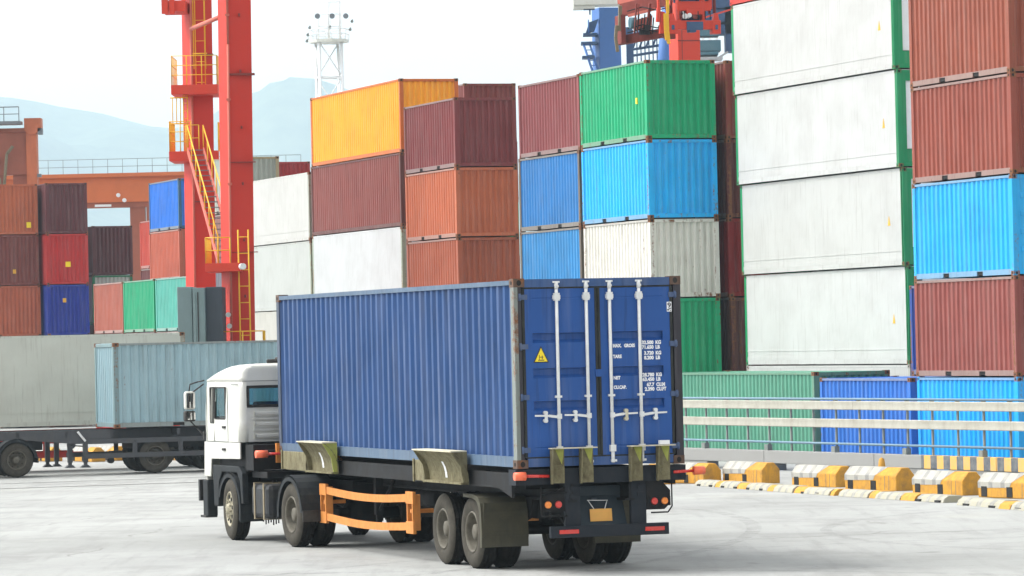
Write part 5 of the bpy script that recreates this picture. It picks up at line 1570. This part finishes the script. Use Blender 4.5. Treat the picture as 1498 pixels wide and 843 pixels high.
# ------------------------------------------------------------------ white floodlight tower far behind
FT = empty('floodlight_tower', (-17.4, 400, -1.05), .2, 'slender white lattice floodlight tower rising behind the orange container', 'light tower')
mb = MB(); hw = 1.1; top = 34.0
for x in (-hw, hw):
    for y in (-hw, hw): mb.bar((x, y, 0), (x, y, top), .16, 6)
z = 0; k = 0
while z < top-3.4:
    z2 = z+3.4
    for (a, b) in (((-hw, -hw), (hw, -hw)), ((hw, -hw), (hw, hw)), ((hw, hw), (-hw, hw)), ((-hw, hw), (-hw, -hw))):
        mb.bar((a[0], a[1], z2), (b[0], b[1], z2), .09, 5)
        if k % 2: a, b = b, a
        mb.bar((a[0], a[1], z), (b[0], b[1], z2), .07, 5)
    z = z2; k += 1
part(mb, 'lattice_mast', M['towerwhite'], FT)
mb = MB(); mb.prism([(2.0*math.cos(R(a)), 2.0*math.sin(R(a))) for a in range(0, 360, 45)], 2, 34.0, 34.3); pl = part(mb, 'platform', M['beamwhite'], FT)
mb = MB(); ring = [(2.0*math.cos(R(a)), 2.0*math.sin(R(a))) for a in range(0, 361, 45)]
for a, b in zip(ring[:-1], ring[1:]):
    for z in (34.8, 35.3): mb.bar((a[0], a[1], z), (b[0], b[1], z), .05, 5)
    mb.bar((a[0], a[1], 34.3), (a[0], a[1], 35.3), .05, 5)
part(mb, 'railing', M['towerwhite'], pl)
mb = MB(); 
for x in (-1.0, .1, 1.2):
    for y in (-.3, .3): mb.bar((x, y, 34.3), (x, y, 38.0), .05, 5)
for z in (35.6, 36.8, 38.0): mb.bar((-1.0, -.3, z), (1.2, -.3, z), .05, 5)
mb.bar((0, 0, 34.3), (0, 0, 38), .12); mb.bar((1.1, 0, 34.3), (1.1, 0, 38.6), .1); part(mb, 'lamp_frame', M['towerwhite'], FT)
for (x, z) in ((-1.3, 36.5), (.15, 36.5), (1.5, 36.5)):
    mb = MB(); mb.bar((x, -1.2, z), (x, -1.6, z), .2, 14, .27); part(mb, 'floodlight', M['greyrail'], FT)
for (x, z) in ((-2.1, 34.9), (-2.2, 34.3), (2.3, 36.2), (1.0, 38.7), (1.6, 38.9), (-1.9, 35.6), (.1, 35.6), (2.1, 35.4)):
    mb = MB(); mb.bar((x, -.6, z), (x-.1, -1.0, z-.2), .08, 8, .15); part(mb, 'floodlight', M['post'], FT)

# ------------------------------------------------------------------ rust coloured yard gantry on the left
RG = empty('yard_gantry_crane', (-31, 260, -1.05), .0, 'rust orange yard gantry crane with railings showing over the left container stacks', 'crane')
def Q(x, y, z): return (x+31, y-260, z+1.05)
def qbox(mb, x0, x1, y0, y1, z0, z1): return mb.box(x0+31, x1+31, y0-260, y1-260, z0+1.05, z1+1.05)
mb = MB(); qbox(mb, -30.65, -30.0, 259.6, 260.6, -1.05, 17.6); part(mb, 'leg', M['rustcrane'], RG)
mb = MB(); qbox(mb, -31.1, -29.6, 259.4, 260.8, 17.5, 18.2) if False else mb.prism([(a, b) for a, b in ((-.05+.3, 19.2), (.95+.35, 19.2), (.95+.35, 18.45), (.9, 18.15), (.55, 18.15), (.25, 18.45))], 1, -.5, .7); part(mb, 'leg_head', M['rustcrane'], RG)
mb = MB(); qbox(mb, -42, -30.65, 260.0, 260.9, 14.6, 17.3); qbox(mb, -42, -30.4, 259.8, 261.0, 17.3, 17.55); part(mb, 'end_girder', M['brickcrane'], RG)
mb = MB(); qbox(mb, -31.6, -30.66, 260.2, 260.8, -1.05, 14.6); qbox(mb, -33.0, -32.2, 260.1, 260.8, -1.05, 14.6) ; qbox(mb, -42, -32.5, 259.7, 260.3, 14.9, 15.8); part(mb, 'portal_frame', M['brickcrane'], RG)
mb = MB(); mb.tube([Q(-32.1, 259.6, 13.9), Q(-31.9, 259.6, 15.9), Q(-31.5, 259.6, 16.4)], .10, 8); qbox(mb, -34, -32.3, 259.5, 259.7, 14.0, 14.4); qbox(mb, -34, -32.6, 259.4, 259.6, 13.0, 13.5); part(mb, 'pipe', M['strap'], RG)
mb = MB(); qbox(mb, -42, -30.9, 258.8, 260, 17.75, 17.95); wk = part(mb, 'walkway', M['greyrail'], RG)
mb = MB()
for i in range(9): 
    x = -31.0-i*.95; mb.bar(Q(x, 258.9, 17.95), Q(x, 258.9, 18.85), .03, 5)
mb.bar(Q(-42, 258.9, 18.85), Q(-31, 258.9, 18.85), .035, 5); mb.bar(Q(-42, 258.9, 18.4), Q(-31, 258.9, 18.4), .025, 5); part(mb, 'railing', M['greyrail'], wk)
mb = MB(); qbox(mb, -29.9, -29.6, 259.5, 260, 17.1, 17.5); qbox(mb, -29.98, -29.75, 259.5, 260, 14.4, 14.6); qbox(mb, -30.0, -29.5, 259.6, 259.65, 18.0, 19.0) if False else None; part(mb, 'lamp', M['greyrail'], RG)
# low orange girder crane further back
RG2 = empty('girder_crane', (-27, 275, -1.05), .0, 'orange box girder crane spanning low between the left stacks and the red crane', 'crane')
def Q2(mb, x0, x1, y0, y1, z0, z1): return mb.box(x0+27, x1+27, y0-275, y1-275, z0+1.05, z1+1.05)
mb = MB(); Q2(mb, -38, -14, 275, 276.2, 13.25, 15.0); Q2(mb, -38, -14, 274.7, 276.4, 14.95, 15.2); part(mb, 'girder', solid('bright_orange_girder_paint', (.62, .16, .05), .6, 0, .35, (.4, .12, .05), .5), RG2)
mb = MB(); Q2(mb, -38, -14, 275.1, 276.1, 12.9, 13.25); Q2(mb, -25.6, -24.6, 275.2, 276, -1.05, 12.9); Q2(mb, -24.5, -24.2, 275.2, 275.6, -1.05, 13); Q2(mb, -37, -36, 275.2, 276, -1.05, 12.9); Q2(mb, -15, -14, 275.2, 276, -1.05, 12.9); part(mb, 'leg', M['brickcrane'], RG2)
mb = MB()
for i in range(25): x = -38+i*1.0; mb.bar((x+27, -.2, 16.2), (x+27, -.2, 17.2), .018, 5)
for z in (16.7, 17.2): mb.bar((-11, -.2, z), (13, -.2, z), .018, 5)
part(mb, 'railing', M['greyrail'], RG2)
mb = MB(); Q2(mb, -27.9, -26.8, 274.6, 274.7, 12.95, 13.1); mb.bar((27-26.3, -.4, 14.75), (27-26.3, -.6, 14.75), .14, 10); mb.bar((27-25.9, -.4, 14.4), (27-25.9, -.6, 14.4), .14, 10); part(mb, 'lamp', M['towerwhite'], RG2)

# ------------------------------------------------------------------ blue crane and red spreader, upper right
BL = empty('quay_crane', (6.7, 260, -1.05), 0, 'blue quay crane leg with side stairs and white box girder above the green container', 'crane')
def BQ(x, y, z): return (x-6.7, y-260, z+1.05)
def bb(mb, x0, x1, y0, y1, z0, z1): return mb.box(x0-6.7, x1-6.7, y0-260, y1-260, z0+1.05, z1+1.05)
mb = MB()
mb.add([BQ(*p_) for p_ in ((5.75, 260, -1), (7.55, 260.4, -1), (7.2, 262, -1), (5.4, 261.6, -1), (5.95, 260, 24.4), (7.28, 260.4, 24.4), (6.9, 262, 24.4), (5.5, 261.6, 24.4))],
       [(3, 2, 1, 0), (4, 5, 6, 7), (0, 1, 5, 4), (1, 2, 6, 5), (2, 3, 7, 6), (3, 0, 4, 7)])
part(mb, 'leg', M['blue'], BL, bevel=.04)
mb = MB(); bb(mb, 4.25, 9.5, 256, 258, 24.25, 27.5); bb(mb, 4.25, 5.6, 256.2, 257.8, 24.05, 24.25)
bm_ = part(mb, 'box_girder', M['beamwhite'], BL, bevel=.03)
mb = MB(); mb.bar(BQ(5.3, 257, 24.1), BQ(5.3, 257, 23.7), .05); bb(mb, 4.9, 5.6, 256.8, 257.2, 24.0, 24.1); part(mb, 'hanger', M['navy'], bm_)
mb = MB(); bb(mb, 4.9, 5.8, 259.5, 261, 22.6, 22.75); bb(mb, 4.75, 5.8, 259.5, 261, 22.05, 22.2); bb(mb, 4.8, 5.6, 259.5, 261, 21.15, 21.3)
mb.prism([(5.05-6.7, 23.8), (5.6-6.7, 23.9), (5.9-6.7, 24.7), (5.3-6.7, 24.5)], 1, -.2, .2)
part(mb, 'platform', M['navy'], BL)
mb = MB()
for y in (259.6, 260.4):
    mb.bar(BQ(4.9, y, 22.1), BQ(5.7, y, 19.5), .06, 6); mb.bar(BQ(5.3, y, 22.1), BQ(5.9, y, 20.0), .05, 6); mb.bar(BQ(5.25, y, 22.7), BQ(5.25, y, 23.6), .04, 5)
for i in range(8): mb.bar(BQ(4.95+i*.1, 259.6, 22-i*.33), BQ(5.3+i*.08, 259.6, 22-i*.33), .03, 4)
part(mb, 'stair', M['blue'], BL)
# lattice behind and a slanted blue brace
mb = MB()
for i in range(14): x = 8.2+i*.26; mb.bar(BQ(x, 265, 18), BQ(x, 265, 23.3-.05*(i % 3)), .045, 5)
for z in (21.9, 22.3, 22.9, 23.3): mb.bar(BQ(8.0, 265, z-.3), BQ(11.8, 265, z+.2), .09, 6)
for i in range(9): x = 8.2+i*.42; mb.bar(BQ(x, 264.8, 22.1), BQ(x+.4, 264.8, 23.2), .07, 5)
mb.beam(BQ(7.95, 264, 18), BQ(7.95, 264, 23.4), .42, .3); mb.beam(BQ(11.1, 264.5, 18), BQ(11.3, 264.5, 23.6), .35, .3)
part(mb, 'lattice', M['navy'], BL)
mb = MB(); mb.bar(BQ(9.25, 252, 16), BQ(10.1, 252, 24.0), .42, 14); part(mb, 'brace', M['blue'], BL)

RC = empty('crane_column', (8.9, 200, -.9), 0, 'square red crane column rising behind the topmost green container', 'crane')
mb = MB(); dx = -.30
mb.add([(x, y, z) for z in (0, 24) for x, y in ((-.50, 0), (.60, .2), (.2, 1.3), (-.9, 1.1))], [(3, 2, 1, 0), (4, 5, 6, 7), (0, 1, 5, 4), (1, 2, 6, 5), (2, 3, 7, 6), (3, 0, 4, 7)])
rc1 = part(mb, 'column', M['cranered2'], RC, bevel=.02)
mb = MB(); mb.beam((-.51, -.01, 18.68), (.61, .19, 18.68), .02, .05); mb.bar((-.30, -.02, 10), (-.30, -.02, 24), .02, 5); part(mb, 'weld_seam', M['cranebrown'], rc1)

# spreader hanging from the crane (local origin below it)
SP = empty('container_spreader', (7.9, 175, 16.0), .25, 'orange-red container spreader with yellow corner flippers hanging above the green container', 'crane spreader')
def sb(mb, x0, x1, y0, y1, z0, z1): return mb.box(x0, x1, y0, y1, z0, z1)
mb = MB()
for x in (-.58, .50): sb(mb, x, x+.14, -.15, .25, .45, 2.0)
sb(mb, -.75, 1.05, -.16, .26, .42, .80); sb(mb, -.60, .90, -.14, .2, 1.22, 1.62); sb(mb, -.2, .55, -.18, .2, 1.05, 1.3)
sb(mb, -1.02, -.62, -.22, .22, .22, .80); sb(mb, .92, 1.30, -.22, .22, .22, .80)
mb.prism([(-.98, .80), (-.70, .80), (-.76, 1.10), (-.92, 1.10)], 1, -.15, .15); mb.prism([(1.0, .80), (1.26, .80), (1.20, 1.12), (1.06, 1.12)], 1, -.15, .15)
sb(mb, -.62, -.40, 0, .2, 2.0, 3.4); sb(mb, .8, 1.0, 0, .2, 1.3, 3.4)
part(mb, 'headblock_frame', M['cranered2'], SP, bevel=.02)
mb = MB(); sb(mb, -.22, .50, -.24, -.16, .38, .74); sb(mb, -.90, -.78, -.25, -.22, .40, .60); sb(mb, 1.05, 1.16, -.25, -.22, .40, .60); sb(mb, -.1, .2, -.2, .2, .30, .42)
sb(mb, -.44, .50, .24, .5, .80, 1.22); sb(mb, -.6, 1.0, .3, .5, 1.6, 1.9)
part(mb, 'recess', M['navy'], SP)
mb = MB(); mb.bar((-.28, -.05, .98), (-.28, -.2, .98), .12, 12); mb.bar((-.08, -.05, 1.02), (-.08, -.2, 1.02), .10, 12); mb.tube([(-.35, -.1, 1.2), (-.3, -.1, 1.0), (-.1, -.1, .9), (0, -.1, 1.2)], .03); part(mb, 'pulley', M['galv'], SP)
mb = MB(); mb.bar((.20, -.05, .98), (.20, -.15, .98), .13, 12); mb.bar((.9, .1, 1.1), (.9, .1, 3.0), .06); mb.bar((1.12, .1, 1.1), (1.12, .1, 3.0), .07); mb.bar((-.80, .1, 1.1), (-.80, .1, 3.0), .05); mb.bar((-.9, .1, 1.1), (-1.0, .1, 1.5), .12, 8)
part(mb, 'hoist_gear', M['cranebrown'], SP)
# telescopic beams reaching back-left with flippers
mb = MB()
mb.beam((-.8, .2, .35), (-2.55, 2.4, .12), .3, .38); mb.beam((-.9, .4, 1.75), (-2.35, 2.4, 1.45), .25, .55); mb.box(-2.62, -2.42, 1.6, 2.6, -.05, 1.2)
mb.beam((-1.6, .6, 1.6), (-1.7, .9, .3), .10, .12); mb.beam((-2.2, .6, 1.6), (-2.25, .9, .3), .06, .08); mb.beam((-2.1, .6, 1.6), (-2.12, .9, .3), .04, .05)
mb.bar((-.9, .1, .1), (-1.25, .2, .35), .16, 8); mb.box(-1.15, -.7, -.1, .2, .02, .22)
part(mb, 'telescopic_beam', M['cranebrown'], SP, bevel=.01)
mb = MB(); mb.beam((-2.3, 1.6, 1.15), (-1.4, .5, 1.35), .06, .12); mb.prism([(-2.1, .50), (-1.35, .50), (-1.30, 1.15), (-2.15, .92)], 1, 1.3, 1.5); mb.beam((-.9, .4, 2.05), (-2.4, 2.6, 1.85), .25, .25)
part(mb, 'side_plate', M['pinksteel'], SP)
mb = MB(); mb.beam((-1.42, .0, 1.75), (-1.40, 0, 1.25), .08, .14); mb.beam((-1.40, 0, 1.35), (-1.45, 0, .75), .14, .20); mb.prism([(-1.40, .25), (-1.18, .25), (-1.14, 1.15), (-1.30, 1.2)], 1, -.1, .1); part(mb, 'arm', M['cranered2'], SP)
def flipper(pts, wd, mat):
    mb = MB()
    for a, b in zip(pts[:-1], pts[1:]): mb.beam(a, b, wd, .10)
    part(mb, 'corner_flipper', M[mat], SP, bevel=.02)
flipper([(-1.02, -.15, 2.4), (-1.05, -.15, 1.1), (-1.12, -.15, .85)], .13, 'yellow'); flipper([(-1.13, -.18, 1.1), (-1.12, -.18, .35), (-1.08, -.18, -.05), (-1.02, -.18, -.2)], .22, 'yellow')
flipper([(-2.62, 1.7, 1.6), (-2.66, 1.7, .5)], .16, 'strap'); flipper([(-2.80, 1.7, .75), (-2.86, 1.7, .2), (-2.78, 1.7, -.4)], .14, 'strap')
mb = MB(); mb.bar((-2.35, 1.2, .80), (-2.15, 1.2, .80), .25, 14); part(mb, 'motor', M['teal'], SP)
mb = MB()
for i in range(7): mb.bar((-1.5-i*.13, .7, .3+.1*(i % 3)), (-1.42-i*.13, .7, 1.0+.15*(i % 2)), .03, 5)
for z in (.45, .62, 1.38): mb.tube([(-.9, .0, z), (-1.4, .3, z-.1), (-1.9, .8, z+.08), (-2.4, 1.4, z-.05)], .028, 5)
mb.box(-2.0, -1.6, .7, 1.0, .28, .48); mb.box(-1.35, -1.1, .0, .3, .30, .62); mb.bar((-1.75, .5, .55), (-1.75, .8, .55), .13, 10)
part(mb, 'hydraulic_pipe', M['chassis'], SP)
mb = MB()
for x in (-.5, -.3, .3, .62, .84): mb.bar((x, -.19, .84), (x, -.19, 1.20), .022, 5)
mb.tube([(-.55, -.2, 1.64), (-.2, -.3, 1.75), (.3, -.3, 1.7), (.8, -.2, 1.85)], .03, 5); mb.box(-.52, -.36, -.2, -.14, 1.64, 1.95); mb.box(.62, .78, -.2, -.14, 1.64, 1.9)
part(mb, 'hose', M['chassis'], SP)
mb = MB(); mb.box(-.55, .85, -.12, .2, 1.95, 2.25); mb.box(-.1, .4, -.2, .2, 2.25, 2.8); part(mb, 'hoist_frame', M['cranered2'], SP)
mb = MB()
for x in (-.75, -.30, .35, .95): mb.bar((x, .1, 1.6), (x, .1, 14), .018, 5)
part(mb, 'hoist_cable', M['chassis'], SP)

NC = empty('quay_crane', (15.3, 300, -1.05), 0, 'dark navy crane machinery and stacked walkways to the right of the red spreader', 'crane')
def NQ(x, y, z): return (x-15.3, y-300, z+1.05)
def nb(mb, x0, x1, z0, z1, y0=300, y1=302): return mb.box(x0-15.3, x1-15.3, y0-300, y1-300, z0+1.05, z1+1.05)
mb = MB(); nb(mb, 13.2, 17.2, 27.3, 32); nb(mb, 13.4, 16.6, 26.2, 27.4); nb(mb, 16.1, 17.0, 24.2, 27.5); nb(mb, 13.0, 13.9, 25.6, 31); nb(mb, 15.4, 17.6, 25.5, 26.4)
mb.beam(NQ(13.2, 299.8, 29.8), NQ(17.2, 299.8, 31.4), .2, .3)
part(mb, 'machinery_house', M['navy'], NC)
mb = MB(); nb(mb, 12.6, 15.6, 25.3, 26.0, 299, 301); nb(mb, 12.6, 15.7, 24.2, 25.0, 299, 301); nb(mb, 12.6, 15.5, 23.9, 24.15, 298.8, 301)
hs2 = part(mb, 'operator_cab', M['teal'], NC, bevel=.03)
mb = MB(); nb(mb, 12.6, 15.8, 23.55, 23.75, 298.7, 301); mb.beam(NQ(15.2, 299, 23.5), NQ(16.2, 299, 24.1), .3, .15); part(mb, 'walkway', M['mudgrey'], NC)
mb = MB()
for i in range(6): nb(mb, 12.8+i*.5, 13.0+i*.5, 25.0, 25.15, 298.98, 299)
for i in range(3): nb(mb, 12.7, 12.85, 24.3+i*.35, 24.45+i*.35, 298.97, 299)
part(mb, 'window', M['towerwhite'], hs2)
mb = MB(); mb.beam(NQ(13.3, 299, 26.3), NQ(17.2, 299, 27.4), .1, .12); part(mb, 'stay', M['cranered2'], NC)
mb = MB(); nb(mb, 14.9, 15.8, -1.05, 23.6, 303, 304) if False else nb(mb, 17.6, 18.8, -1.05, 32, 301, 302.2); part(mb, 'leg', M['navy'], NC)
